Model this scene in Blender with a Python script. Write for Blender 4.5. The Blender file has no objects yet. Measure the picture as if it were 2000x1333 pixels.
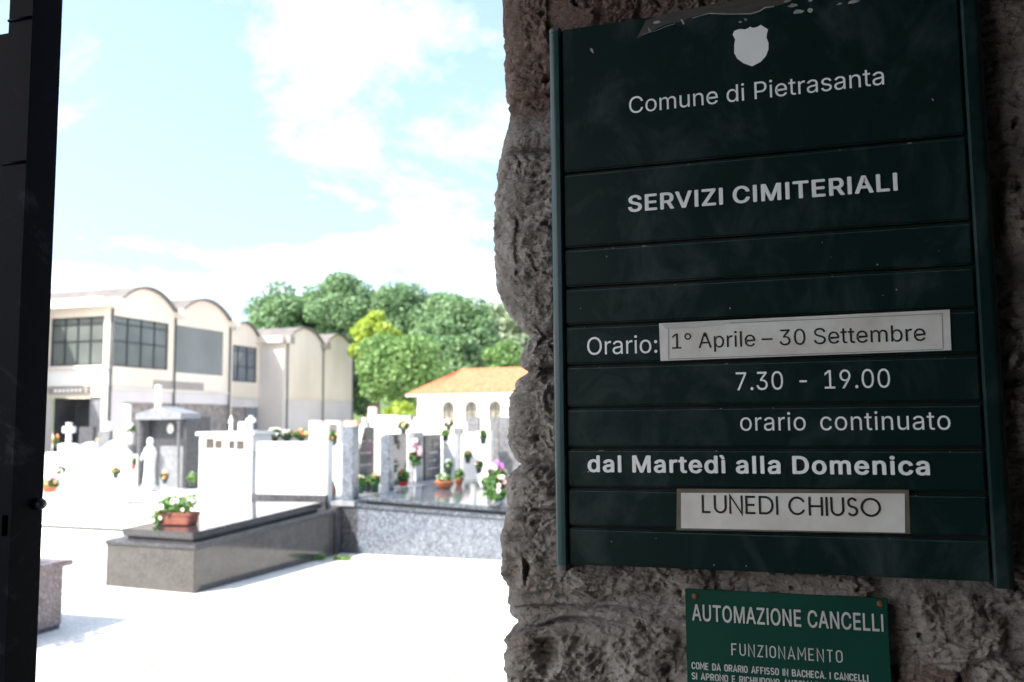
import bpy, bmesh, math, random, json
import numpy as np
from mathutils import Vector, Matrix

random.seed(7)
S = bpy.context.scene
COL = S.collection
R = math.radians

# ------------------------------------------------------------------ camera
EYE = 1.5
F_PX = 1691.55                      # focal length in pixels of a 2000 px wide picture
YAW, PITCH, ROLL = R(17.368), R(5.2235), R(-0.5204)
fw = np.array([-math.sin(YAW) * math.cos(PITCH), math.cos(YAW) * math.cos(PITCH), math.sin(PITCH)])
r0 = np.array([math.cos(YAW), math.sin(YAW), 0.0]); u0 = np.cross(r0, fw)
rt = r0 * math.cos(ROLL) + u0 * math.sin(ROLL)
up = u0 * math.cos(ROLL) - r0 * math.sin(ROLL)
cam = bpy.data.cameras.new('camera'); cam_o = bpy.data.objects.new('camera', cam); COL.objects.link(cam_o)
M = Matrix((rt, up, -fw)).transposed().to_4x4(); M.translation = (0, 0, EYE)
cam_o.matrix_world = M
cam.sensor_width = 22.3; cam.lens = F_PX * 22.3 / 2000.0
cam.clip_start = 0.02; cam.clip_end = 2000
cam.dof.use_dof = True; cam.dof.focus_distance = 1.03; cam.dof.aperture_fstop = 4.5
S.camera = cam_o

# ------------------------------------------------------------------ light
SUN_EL = R(48)
SUN_TO = np.array([-0.58, -0.81])              # horizontal direction towards the sun
SUN_TO = SUN_TO / np.linalg.norm(SUN_TO)
d_sun = Vector((SUN_TO[0] * math.cos(SUN_EL), SUN_TO[1] * math.cos(SUN_EL), math.sin(SUN_EL)))
sl = bpy.data.lights.new('sun', 'SUN'); sl.energy = 3.7; sl.angle = R(0.53); sl.color = (1.0, 0.955, 0.88)
so = bpy.data.objects.new('sun', sl); COL.objects.link(so)
so.rotation_euler = d_sun.to_track_quat('Z', 'Y').to_euler(); so.location = (-20, -30, 50)

W = bpy.data.worlds.new('World'); S.world = W; W.use_nodes = True
wn = W.node_tree; wn.nodes.clear()
def WN(t, **kw):
    n = wn.nodes.new(t)
    for k, v in kw.items(): setattr(n, k, v)
    return n
sky = WN('ShaderNodeTexSky', sky_type='NISHITA', sun_disc=False, sun_elevation=SUN_EL,
         sun_rotation=math.atan2(SUN_TO[0], SUN_TO[1]), air_density=1.0, dust_density=1.2, ozone_density=1.2)
tc = WN('ShaderNodeTexCoord'); sep = WN('ShaderNodeSeparateXYZ'); wn.links.new(tc.outputs['Generated'], sep.inputs[0])
# lift the looked-up elevation a little so the hazy horizon band stays low
lz = WN('ShaderNodeMath', operation='MULTIPLY_ADD'); lz.inputs[1].default_value = 0.72; lz.inputs[2].default_value = 0.30; wn.links.new(sep.outputs['Z'], lz.inputs[0])
sv = WN('ShaderNodeCombineXYZ'); wn.links.new(sep.outputs['X'], sv.inputs[0]); wn.links.new(sep.outputs['Y'], sv.inputs[1]); wn.links.new(lz.outputs[0], sv.inputs[2])
nrm_ = WN('ShaderNodeVectorMath', operation='NORMALIZE'); wn.links.new(sv.outputs[0], nrm_.inputs[0]); wn.links.new(nrm_.outputs[0], sky.inputs['Vector'])
addz = WN('ShaderNodeMath', operation='ADD'); addz.inputs[1].default_value = 0.25; wn.links.new(sep.outputs['Z'], addz.inputs[0])
mx = WN('ShaderNodeMath', operation='MAXIMUM'); mx.inputs[1].default_value = 0.08; wn.links.new(addz.outputs[0], mx.inputs[0])
dx = WN('ShaderNodeMath', operation='DIVIDE'); dy = WN('ShaderNodeMath', operation='DIVIDE')
wn.links.new(sep.outputs['X'], dx.inputs[0]); wn.links.new(mx.outputs[0], dx.inputs[1])
wn.links.new(sep.outputs['Y'], dy.inputs[0]); wn.links.new(mx.outputs[0], dy.inputs[1])
cmb = WN('ShaderNodeCombineXYZ'); wn.links.new(dx.outputs[0], cmb.inputs[0]); wn.links.new(dy.outputs[0], cmb.inputs[1])
cmb.inputs[2].default_value = 15.2
nz = WN('ShaderNodeTexNoise'); nz.inputs['Scale'].default_value = 1.75; nz.inputs['Detail'].default_value = 9; nz.inputs['Roughness'].default_value = 0.62
nz.inputs['Distortion'].default_value = 0.35
wn.links.new(cmb.outputs[0], nz.inputs['Vector'])
# thicker cloud low over the horizon
lowz = WN('ShaderNodeMapRange'); lowz.inputs['From Min'].default_value = 0.05; lowz.inputs['From Max'].default_value = 0.30
lowz.inputs['To Min'].default_value = 0.10; lowz.inputs['To Max'].default_value = 0.0; wn.links.new(sep.outputs['Z'], lowz.inputs['Value'])
nadd = WN('ShaderNodeMath', operation='ADD'); wn.links.new(nz.outputs['Fac'], nadd.inputs[0]); wn.links.new(lowz.outputs[0], nadd.inputs[1])
rmp = WN('ShaderNodeValToRGB'); rmp.color_ramp.elements[0].position = 0.50; rmp.color_ramp.elements[1].position = 0.98
wn.links.new(nadd.outputs[0], rmp.inputs['Fac'])
tint = WN('ShaderNodeMixRGB', blend_type='MULTIPLY'); tint.inputs['Fac'].default_value = 1.0; tint.inputs['Color2'].default_value = (1.32, 1.2, 1.0, 1); wn.links.new(sky.outputs[0], tint.inputs['Color1'])
mixc = WN('ShaderNodeMixRGB'); wn.links.new(rmp.outputs['Color'], mixc.inputs['Fac']); wn.links.new(tint.outputs[0], mixc.inputs['Color1'])
mixc.inputs['Color2'].default_value = (7.2, 7.3, 7.5, 1)
bg = WN('ShaderNodeBackground'); bg.inputs['Strength'].default_value = 0.15; wn.links.new(mixc.outputs[0], bg.inputs['Color'])
wo = WN('ShaderNodeOutputWorld'); wn.links.new(bg.outputs[0], wo.inputs['Surface'])

S.view_settings.view_transform = 'Standard'; S.view_settings.look = 'None'
S.view_settings.gamma = 1.0; S.view_settings.exposure = 1.68
S.render.engine = 'CYCLES'
S.cycles.max_bounces = 8; S.cycles.diffuse_bounces = 4

# ------------------------------------------------------------------ geometry helpers
CP = np.array([0.0, 0.0, EYE])
def ray(px, py): return rt * (px - 1000) / F_PX + up * (666.5 - py) / F_PX + fw
def aty(px, py, y): d = ray(px, py); return CP + d * (y / d[1])
def atx(px, py, x): d = ray(px, py); return CP + d * (x / d[0])
def atz(px, py, z): d = ray(px, py); return CP + d * ((z - EYE) / d[2])

def hash3(ix, iy, iz, seed):
    h = (ix * 374761393 + iy * 668265263 + iz * 2147483647 + seed * 1274126177) & 0xFFFFFFFF
    h = ((h ^ (h >> 13)) * 1274126177) & 0xFFFFFFFF
    h = ((h ^ (h >> 16)) * 2246822519) & 0xFFFFFFFF
    return ((h ^ (h >> 15)) & 0xFFFF) / 65535.0
def vnoise(x, y, z, seed=0):
    """value noise in -1..1"""
    x0 = np.floor(x); y0 = np.floor(y); z0 = np.floor(z)
    fx = x - x0; fy = y - y0; fz = z - z0
    fx = fx * fx * fx * (fx * (fx * 6 - 15) + 10); fy = fy * fy * fy * (fy * (fy * 6 - 15) + 10); fz = fz * fz * fz * (fz * (fz * 6 - 15) + 10)
    ix = x0.astype(np.int64); iy = y0.astype(np.int64); iz = z0.astype(np.int64)
    def c(a, b, d): return hash3(ix + a, iy + b, iz + d, seed)
    a = c(0,0,0) * (1-fx) + c(1,0,0) * fx; b = c(0,1,0) * (1-fx) + c(1,1,0) * fx
    e = c(0,0,1) * (1-fx) + c(1,0,1) * fx; g = c(0,1,1) * (1-fx) + c(1,1,1) * fx
    return 2 * ((a * (1-fy) + b * fy) * (1-fz) + (e * (1-fy) + g * fy) * fz) - 1
def fbm(x, y, z, f, octv, seed=0, gain=0.5):
    t = 0; a = 1.0
    for i in range(octv):
        t = t + a * vnoise(x * f + 13.7 * i, y * f + 5.1 * i, z * f + 9.3 * i, seed + i * 17); f *= 2.03; a *= gain
    return t

# ------------------------------------------------------------------ materials
MATS = {}
def new_mat(name):
    m = bpy.data.materials.new(name); m.use_nodes = True; m.node_tree.nodes.clear(); MATS[name] = m
    return m, m.node_tree
def mat(name, c1, c2=None, scale=6.0, rough=0.6, bump=0.0, bscale=None, spec=0.5, metal=0.0, detail=5, speck=None, speck_scale=60,
        speck_amt=0.3, coat=0.0, lo=0.35, hi=0.65, stretch=None, rough2=None):
    """principled surface whose colour wanders between c1 and c2, optional crystal specks and bump"""
    m, nt = new_mat(name)
    N = lambda t: nt.nodes.new(t)
    L = nt.links.new
    out = N('ShaderNodeOutputMaterial'); p = N('ShaderNodeBsdfPrincipled'); L(p.outputs[0], out.inputs[0])
    c2 = c2 or tuple(v * 0.8 for v in c1)
    t = N('ShaderNodeTexCoord'); vec = t.outputs['Object']
    if stretch:
        mp = N('ShaderNodeMapping'); mp.inputs['Scale'].default_value = stretch; L(vec, mp.inputs[0]); vec = mp.outputs[0]
    n = N('ShaderNodeTexNoise'); n.inputs['Scale'].default_value = scale; n.inputs['Detail'].default_value = detail; L(vec, n.inputs['Vector'])
    rp = N('ShaderNodeValToRGB'); rp.color_ramp.elements[0].position = lo; rp.color_ramp.elements[1].position = hi
    rp.color_ramp.elements[0].color = (*c1, 1); rp.color_ramp.elements[1].color = (*c2, 1)
    L(n.outputs['Fac'], rp.inputs['Fac']); colr = rp.outputs['Color']
    if speck:
        v = N('ShaderNodeTexVoronoi'); v.inputs['Scale'].default_value = speck_scale; L(t.outputs['Object'], v.inputs['Vector'])
        hs = N('ShaderNodeSeparateColor'); L(v.outputs['Color'], hs.inputs[0])
        cr = N('ShaderNodeMath'); cr.operation = 'GREATER_THAN'; cr.inputs[1].default_value = 1 - speck_amt; L(hs.outputs[0], cr.inputs[0])
        mm = N('ShaderNodeMixRGB'); mm.inputs['Color2'].default_value = (*speck, 1); L(cr.outputs[0], mm.inputs['Fac']); L(colr, mm.inputs['Color1']); colr = mm.outputs[0]
    L(colr, p.inputs['Base Color'])
    p.inputs['Roughness'].default_value = rough; p.inputs['Metallic'].default_value = metal
    p.inputs['Specular IOR Level'].default_value = spec
    if rough2 is not None:
        mr = N('ShaderNodeMapRange'); mr.inputs['From Min'].default_value = lo; mr.inputs['From Max'].default_value = hi
        mr.inputs['To Min'].default_value = rough; mr.inputs['To Max'].default_value = rough2; L(n.outputs['Fac'], mr.inputs['Value']); L(mr.outputs[0], p.inputs['Roughness'])
    if coat: p.inputs['Coat Weight'].default_value = coat; p.inputs['Coat Roughness'].default_value = 0.08
    if bump:
        bn = N('ShaderNodeTexNoise'); bn.inputs['Scale'].default_value = bscale or scale * 6; bn.inputs['Detail'].default_value = 6; L(vec, bn.inputs['Vector'])
        b = N('ShaderNodeBump'); b.inputs['Strength'].default_value = bump; b.inputs['Distance'].default_value = 0.02
        L(bn.outputs['Fac'], b.inputs['Height']); L(b.outputs[0], p.inputs['Normal'])
    return m
def leaf_mat(name, c1, c2, scale=0.9):
    m, nt = new_mat(name); N = lambda t: nt.nodes.new(t); L = nt.links.new
    out = N('ShaderNodeOutputMaterial'); p = N('ShaderNodeBsdfPrincipled'); tr = N('ShaderNodeBsdfTranslucent'); mx_ = N('ShaderNodeMixShader')
    g = N('ShaderNodeNewGeometry'); t = N('ShaderNodeTexCoord'); n = N('ShaderNodeTexNoise'); n.inputs['Scale'].default_value = scale; n.inputs['Detail'].default_value = 4
    L(t.outputs['Object'], n.inputs['Vector'])
    a = N('ShaderNodeMath'); a.operation = 'MULTIPLY_ADD'; a.inputs[1].default_value = 0.5; L(g.outputs['Random Per Island'], a.inputs[0])
    b = N('ShaderNodeMath'); b.operation = 'MULTIPLY'; b.inputs[1].default_value = 0.55; L(n.outputs['Fac'], b.inputs[0]); L(b.outputs[0], a.inputs[2])
    rp = N('ShaderNodeValToRGB'); rp.color_ramp.elements[0].color = (*c1, 1); rp.color_ramp.elements[1].color = (*c2, 1)
    rp.color_ramp.elements[0].position = 0.15; rp.color_ramp.elements[1].position = 0.85
    L(a.outputs[0], rp.inputs['Fac']); L(rp.outputs[0], p.inputs['Base Color']); p.inputs['Roughness'].default_value = 0.5
    L(rp.outputs[0], tr.inputs['Color']); mx_.inputs['Fac'].default_value = 0.35
    L(p.outputs[0], mx_.inputs[1]); L(tr.outputs[0], mx_.inputs[2]); L(mx_.outputs[0], out.inputs[0])
    return m

mat('gravel', (0.62, 0.60, 0.56), (0.74, 0.72, 0.68), scale=2.2, rough=0.9, bump=0.5, bscale=70, speck=(0.5, 0.48, 0.45), speck_scale=90, speck_amt=0.2)
mat('hillside', (0.05, 0.09, 0.03), (0.10, 0.14, 0.05), scale=0.2, rough=0.95, bump=0.6, bscale=2)
mat('white_marble', (0.66, 0.65, 0.64), (0.56, 0.56, 0.56), scale=3, rough=0.35, bump=0.03)
mat('weathered_marble', (0.74, 0.72, 0.68), (0.52, 0.50, 0.46), scale=4, rough=0.6, bump=0.1, lo=0.4, hi=0.8)
mat('black_granite', (0.018, 0.018, 0.02), (0.032, 0.031, 0.033), scale=9, rough=0.07, speck=(0.05, 0.05, 0.054), speck_scale=220, speck_amt=0.25, spec=0.6, coat=0.25)
mat('brown_granite', (0.036, 0.034, 0.034), (0.058, 0.055, 0.054), scale=9, rough=0.09, speck=(0.085, 0.078, 0.072), speck_scale=160, speck_amt=0.25, spec=0.6)
mat('blue_pearl', (0.075, 0.085, 0.105), (0.115, 0.13, 0.155), scale=14, rough=0.14, speck=(0.26, 0.30, 0.35), speck_scale=115, speck_amt=0.15, spec=0.6)
mat('blue_pearl_slab', (0.05, 0.058, 0.07), (0.08, 0.092, 0.11), scale=14, rough=0.1, speck=(0.2, 0.23, 0.26), speck_scale=90, speck_amt=0.1, spec=0.6)
mat('grey_granite', (0.15, 0.155, 0.17), (0.22, 0.225, 0.24), scale=12, rough=0.3, speck=(0.34, 0.34, 0.36), speck_scale=90, speck_amt=0.2)
mat('dark_grey_granite', (0.035, 0.036, 0.04), (0.06, 0.061, 0.066), scale=12, rough=0.25, spec=0.3, speck=(0.11, 0.11, 0.12), speck_scale=110, speck_amt=0.2)
mat('shrine_granite', (0.10, 0.102, 0.108), (0.15, 0.152, 0.158), scale=12, rough=0.35, spec=0.3, speck=(0.22, 0.22, 0.23), speck_scale=60, speck_amt=0.2)
mat('pale_granite', (0.17, 0.18, 0.198), (0.23, 0.24, 0.258), scale=12, rough=0.5, spec=0.3)
mat('rose_granite', (0.105, 0.075, 0.075), (0.15, 0.112, 0.11), scale=10, rough=0.35, speck=(0.27, 0.22, 0.22), speck_scale=110, speck_amt=0.25)
mat('pink_marble', (0.72, 0.50, 0.44), (0.62, 0.42, 0.36), scale=5, rough=0.4)
mat('orange_stone', (0.70, 0.40, 0.25), (0.6, 0.33, 0.2), scale=5, rough=0.5)
mat('taupe_stone', (0.25, 0.22, 0.20), (0.32, 0.29, 0.26), scale=6, rough=0.5)
mat('terracotta', (0.44, 0.15, 0.075), (0.34, 0.11, 0.055), scale=8, rough=0.7, bump=0.1)
mat('dark_terracotta', (0.16, 0.045, 0.03), (0.24, 0.08, 0.055), scale=12, rough=0.6, bump=0.1)
mat('red_plastic', (0.50, 0.02, 0.025), (0.42, 0.015, 0.02), rough=0.35)
mat('green_plastic', (0.03, 0.12, 0.06), (0.02, 0.08, 0.04), rough=0.4)
mat('dark_plastic', (0.03, 0.05, 0.04), (0.02, 0.03, 0.03), rough=0.4)
mat('grey_metal', (0.25, 0.26, 0.28), (0.16, 0.17, 0.18), rough=0.3, metal=0.7)
mat('white_petal', (0.82, 0.82, 0.78), (0.72, 0.74, 0.66), scale=20, rough=0.6)
mat('pink_petal', (0.75, 0.22, 0.38), (0.85, 0.55, 0.62), scale=16, rough=0.6)
mat('pale_pink_petal', (0.82, 0.62, 0.60), (0.8, 0.42, 0.42), scale=16, rough=0.6)
mat('purple_petal', (0.42, 0.10, 0.60), (0.55, 0.22, 0.7), scale=16, rough=0.6)
mat('orange_petal', (0.85, 0.28, 0.10), (0.85, 0.42, 0.22), scale=16, rough=0.6)
mat('yellow_petal', (0.85, 0.62, 0.10), (0.8, 0.75, 0.4), scale=16, rough=0.6)
mat('red_petal', (0.6, 0.06, 0.06), (0.75, 0.2, 0.12), scale=16, rough=0.6)
mat('bark', (0.10, 0.075, 0.05), (0.16, 0.12, 0.09), scale=3, rough=0.95, bump=0.5)
mat('cream_render', (0.76, 0.67, 0.555), (0.66, 0.575, 0.475), scale=0.5, rough=0.9, bump=0.08, bscale=8, stretch=(1, 1, 0.35))
mat('pale_band', (0.66, 0.60, 0.53), (0.58, 0.53, 0.48), scale=0.6, rough=0.9, stretch=(1, 1, 0.35))
mat('lilac_render', (0.56, 0.52, 0.515), (0.63, 0.58, 0.56), scale=0.5, rough=0.9, bump=0.05, bscale=8)
mat('white_render', (0.80, 0.78, 0.74), (0.74, 0.72, 0.68), scale=0.7, rough=0.9, bump=0.05, bscale=10)
mat('roof_edge', (0.11, 0.10, 0.098), (0.16, 0.145, 0.135), scale=1.5, rough=0.8)
mat('roof_sheet', (0.44, 0.37, 0.33), (0.36, 0.31, 0.28), scale=0.8, rough=0.8)
mat('dark_frame', (0.02, 0.028, 0.032), (0.03, 0.04, 0.044), rough=0.4)
mat('blind', (0.10, 0.115, 0.108), (0.145, 0.16, 0.152), scale=0.5, rough=0.25, spec=0.3)
mat('grey_panel', (0.155, 0.168, 0.165), (0.20, 0.215, 0.21), scale=0.35, rough=0.6, spec=0.2)
mat('dark_pane', (0.10, 0.12, 0.14), (0.16, 0.19, 0.21), scale=0.4, rough=0.08, spec=0.8)
mat('dark_recess', (0.045, 0.045, 0.05), (0.08, 0.078, 0.075), scale=1.4, rough=0.9)
mat('rubble_stone', (0.20, 0.17, 0.155), (0.34, 0.30, 0.27), scale=3.5, rough=0.95, bump=0.4, bscale=10)
mat('gutter_pipe', (0.05, 0.06, 0.062), (0.07, 0.08, 0.08), rough=0.5)
mat('roof_tile', (0.46, 0.11, 0.05), (0.58, 0.205, 0.10), scale=3, rough=0.85, stretch=(3, 1, 1))
mat('stained_glass', (0.10, 0.11, 0.085), (0.27, 0.255, 0.20), scale=9, rough=0.4, spec=0.2)
mat('window_bar', (0.12, 0.10, 0.09), (0.08, 0.07, 0.06), rough=0.7)
mat('portrait', (0.10, 0.075, 0.06), (0.03, 0.026, 0.024), scale=18, rough=0.3)
mat('engraving', (0.10, 0.095, 0.09), (0.14, 0.13, 0.125), rough=0.6)
mat('pale_engraving', (0.5, 0.48, 0.46), (0.4, 0.38, 0.36), rough=0.6)
mat('blocker_plaster', (0.075, 0.07, 0.062), (0.05, 0.046, 0.042), scale=3, rough=0.95)
mat('unseen_floor', (0.16, 0.15, 0.14), (0.11, 0.105, 0.10), scale=3, rough=0.8)
mat('unseen_asphalt', (0.05, 0.05, 0.052), (0.075, 0.074, 0.074), scale=4, rough=0.9, bump=0.3, bscale=120)
mat('vinyl_white', (0.88, 0.92, 0.92), (0.79, 0.83, 0.83), scale=14, rough=0.45)
mat('notice_white', (0.56, 0.58, 0.56), (0.47, 0.49, 0.48), scale=20, rough=0.5)
mat('ink', (0.008, 0.008, 0.010), (0.014, 0.014, 0.016), rough=0.5)
mat('hairline', (0.22, 0.23, 0.24), (0.2, 0.2, 0.2), rough=0.6)
mat('paper', (0.70, 0.71, 0.695), (0.52, 0.50, 0.45), scale=22, rough=0.5, lo=0.35, hi=0.8, coat=0.3)
mat('clear_tape', (0.105, 0.098, 0.082), (0.16, 0.145, 0.115), scale=30, rough=0.3)
mat('tape_residue', (0.032, 0.034, 0.031), (0.055, 0.053, 0.046), scale=40, rough=0.6, stretch=(1, 1, 5))
mat('paint_chip', (0.36, 0.37, 0.355), (0.16, 0.17, 0.165), scale=60, rough=0.7)
mat('rust_screw', (0.12, 0.05, 0.025), (0.2, 0.09, 0.04), scale=200, rough=0.7, metal=0.3)
mat('post_paint', (0.009, 0.040, 0.042), (0.013, 0.050, 0.052), scale=30, rough=0.28, spec=0.35, bump=0.02)
mat('post_cap', (0.05, 0.05, 0.065), (0.035, 0.035, 0.045), scale=30, rough=0.4)
mat('notice_green', (0.005, 0.058, 0.040), (0.004, 0.045, 0.031), scale=8, rough=0.45, spec=0.2, bump=0.02, bscale=30)
mat('edge_highlight', (0.030, 0.062, 0.060), (0.014, 0.036, 0.034), scale=40, rough=0.5)
mat('black_gap', (0.004, 0.006, 0.006), (0.005, 0.007, 0.007), rough=0.8)

# painted sign slats: dark green with dusty smears and runs and small chips
def slat_paint():
    m, nt = new_mat('slat_paint'); N = lambda t: nt.nodes.new(t); L = nt.links.new
    out = N('ShaderNodeOutputMaterial'); p = N('ShaderNodeBsdfPrincipled'); L(p.outputs[0], out.inputs[0])
    t = N('ShaderNodeTexCoord')
    base = (0.0042, 0.0165, 0.0148, 1); dust = (0.042, 0.064, 0.062, 1); chip = (0.34, 0.36, 0.35, 1)
    mp = N('ShaderNodeMapping'); mp.inputs['Scale'].default_value = (1.0, 1.0, 0.7); L(t.outputs['Object'], mp.inputs[0])
    n1 = N('ShaderNodeTexNoise'); n1.inputs['Scale'].default_value = 13; n1.inputs['Detail'].default_value = 8; n1.inputs['Roughness'].default_value = 0.68; n1.inputs['Distortion'].default_value = 0.7
    L(mp.outputs[0], n1.inputs['Vector'])
    r1 = N('ShaderNodeMapRange'); r1.inputs['From Min'].default_value = 0.49; r1.inputs['From Max'].default_value = 0.76; r1.inputs['To Max'].default_value = 0.72; L(n1.outputs['Fac'], r1.inputs['Value'])
    mp2 = N('ShaderNodeMapping'); mp2.inputs['Scale'].default_value = (1.0, 1.0, 0.06); L(t.outputs['Object'], mp2.inputs[0])
    n2 = N('ShaderNodeTexNoise'); n2.inputs['Scale'].default_value = 34; n2.inputs['Detail'].default_value = 4; L(mp2.outputs[0], n2.inputs['Vector'])
    r2 = N('ShaderNodeMapRange'); r2.inputs['From Min'].default_value = 0.62; r2.inputs['From Max'].default_value = 0.85; r2.inputs['To Max'].default_value = 0.22; L(n2.outputs['Fac'], r2.inputs['Value'])
    ad = N('ShaderNodeMath'); ad.operation = 'ADD'; ad.use_clamp = True; L(r1.outputs[0], ad.inputs[0]); L(r2.outputs[0], ad.inputs[1])
    m1 = N('ShaderNodeMixRGB'); m1.inputs['Color1'].default_value = base; m1.inputs['Color2'].default_value = dust; L(ad.outputs[0], m1.inputs['Fac'])
    v = N('ShaderNodeTexNoise'); v.inputs['Scale'].default_value = 95; v.inputs['Detail'].default_value = 2; L(t.outputs['Object'], v.inputs['Vector'])
    g = N('ShaderNodeMath'); g.operation = 'GREATER_THAN'; g.inputs[1].default_value = 0.785; L(v.outputs['Fac'], g.inputs[0])
    m2 = N('ShaderNodeMixRGB'); m2.inputs['Color2'].default_value = chip; L(g.outputs[0], m2.inputs['Fac']); L(m1.outputs[0], m2.inputs['Color1'])
    L(m2.outputs[0], p.inputs['Base Color'])
    rr = N('ShaderNodeMapRange'); rr.inputs['To Min'].default_value = 0.36; rr.inputs['To Max'].default_value = 0.6; L(ad.outputs[0], rr.inputs['Value']); L(rr.outputs[0], p.inputs['Roughness'])
    p.inputs['Specular IOR Level'].default_value = 0.16
    bn = N('ShaderNodeTexNoise'); bn.inputs['Scale'].default_value = 260; L(t.outputs['Object'], bn.inputs['Vector'])
    b = N('ShaderNodeBump'); b.inputs['Strength'].default_value = 0.05; b.inputs['Distance'].default_value = 0.002; L(bn.outputs['Fac'], b.inputs['Height']); L(b.outputs[0], p.inputs['Normal'])
slat_paint()

def gate_paint():
    m, nt = new_mat('gate_paint'); N = lambda t: nt.nodes.new(t); L = nt.links.new
    out = N('ShaderNodeOutputMaterial'); p = N('ShaderNodeBsdfPrincipled'); L(p.outputs[0], out.inputs[0])
    t = N('ShaderNodeTexCoord')
    n = N('ShaderNodeTexNoise'); n.inputs['Scale'].default_value = 7; n.inputs['Detail'].default_value = 9; n.inputs['Roughness'].default_value = 0.7; n.inputs['Distortion'].default_value = 1.2; L(t.outputs['Object'], n.inputs['Vector'])
    r = N('ShaderNodeValToRGB'); r.color_ramp.elements[0].position = 0.55; r.color_ramp.elements[1].position = 0.80
    r.color_ramp.elements[0].color = (0.003, 0.0034, 0.006, 1); r.color_ramp.elements[1].color = (0.045, 0.045, 0.058, 1)
    L(n.outputs['Fac'], r.inputs['Fac']); L(r.outputs[0], p.inputs['Base Color'])
    p.inputs['Roughness'].default_value = 0.38; p.inputs['Specular IOR Level'].default_value = 0.02
    b = N('ShaderNodeBump'); b.inputs['Strength'].default_value = 0.25; b.inputs['Distance'].default_value = 0.004; L(n.outputs['Fac'], b.inputs['Height']); L(b.outputs[0], p.inputs['Normal'])
gate_paint()

# rough masonry: colour follows the stone/mortar weights stored on the mesh
def masonry():
    m, nt = new_mat('masonry'); N = lambda t: nt.nodes.new(t); L = nt.links.new
    out = N('ShaderNodeOutputMaterial'); p = N('ShaderNodeBsdfPrincipled'); L(p.outputs[0], out.inputs[0])
    t = N('ShaderNodeTexCoord'); at_ = N('ShaderNodeVertexColor'); at_.layer_name = 'kind'
    sp = N('ShaderNodeSeparateColor'); L(at_.outputs['Color'], sp.inputs[0])
    def noise(sc, d=6, ro=0.6, dist=0.0):
        n = N('ShaderNodeTexNoise'); n.inputs['Scale'].default_value = sc; n.inputs['Detail'].default_value = d; n.inputs['Roughness'].default_value = ro; n.inputs['Distortion'].default_value = dist
        L(t.outputs['Object'], n.inputs['Vector']); return n.outputs['Fac']
    def ramp(f, a, b, pa=0.3, pb=0.7):
        r = N('ShaderNodeValToRGB'); r.color_ramp.elements[0].position = pa; r.color_ramp.elements[1].position = pb
        r.color_ramp.elements[0].color = (*a, 1); r.color_ramp.elements[1].color = (*b, 1); L(f, r.inputs['Fac']); return r.outputs[0]
    def mixf(f, a, b):
        x = N('ShaderNodeMixRGB'); L(f, x.inputs['Fac']); L(a, x.inputs['Color1']); L(b, x.inputs['Color2']); return x.outputs[0]
    grey = ramp(noise(26, 8, 0.7), (0.19, 0.172, 0.152), (0.50, 0.468, 0.425))
    red = ramp(noise(22, 8, 0.7), (0.115, 0.08, 0.066), (0.30, 0.215, 0.185))
    mort = ramp(noise(40, 8, 0.6), (0.235, 0.22, 0.202), (0.40, 0.382, 0.355))
    c = mixf(sp.outputs[1], grey, red)
    c = mixf(sp.outputs[0], mort, c)
    # rusty and dark weathering patches
    rp = N('ShaderNodeMapRange'); rp.inputs['From Min'].default_value = 0.58; rp.inputs['From Max'].default_value = 0.75; rp.inputs['To Max'].default_value = 0.6; L(noise(11, 7, 0.65, 0.6), rp.inputs['Value'])
    rs = N('ShaderNodeRGB'); rs.outputs[0].default_value = (0.20, 0.12, 0.075, 1); c = mixf(rp.outputs[0], c, rs.outputs[0])
    dk = N('ShaderNodeMapRange'); dk.inputs['From Min'].default_value = 0.56; dk.inputs['From Max'].default_value = 0.70; dk.inputs['To Max'].default_value = 0.75; L(noise(75, 5, 0.6), dk.inputs['Value'])
    ds = N('ShaderNodeRGB'); ds.outputs[0].default_value = (0.055, 0.048, 0.042, 1); c = mixf(dk.outputs[0], c, ds.outputs[0])
    L(c, p.inputs['Base Color']); p.inputs['Roughness'].default_value = 0.92; p.inputs['Specular IOR Level'].default_value = 0.25
    nv = N('ShaderNodeTexNoise'); nv.inputs['Scale'].default_value = 60; nv.inputs['Detail'].default_value = 4; L(t.outputs['Object'], nv.inputs['Vector'])
    vm = N('ShaderNodeVectorMath'); vm.operation = 'MULTIPLY_ADD'; vm.inputs[1].default_value = (0.02, 0.02, 0.02); L(nv.outputs['Color'], vm.inputs[0]); L(t.outputs['Object'], vm.inputs[2])
    mpv = N('ShaderNodeMapping'); mpv.inputs['Scale'].default_value = (0.7, 1.0, 1.25); L(vm.outputs[0], mpv.inputs[0])
    def chips(sc):
        v = N('ShaderNodeTexVoronoi'); v.inputs['Scale'].default_value = sc; L(mpv.outputs[0], v.inputs['Vector']); return v.outputs['Distance']
    prev = None
    for h_, st_, di in ((chips(95), 0.75, 0.0075), (chips(210), 0.7, 0.0035), (noise(130, 7, 0.75, 0.4), 0.7, 0.006), (noise(420, 5, 0.75), 0.8, 0.002)):
        b = N('ShaderNodeBump'); b.inputs['Strength'].default_value = st_; b.inputs['Distance'].default_value = di; L(h_, b.inputs['Height'])
        if prev: L(prev.outputs[0], b.inputs['Normal'])
        prev = b
    L(prev.outputs[0], p.inputs['Normal'])
masonry()

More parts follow.
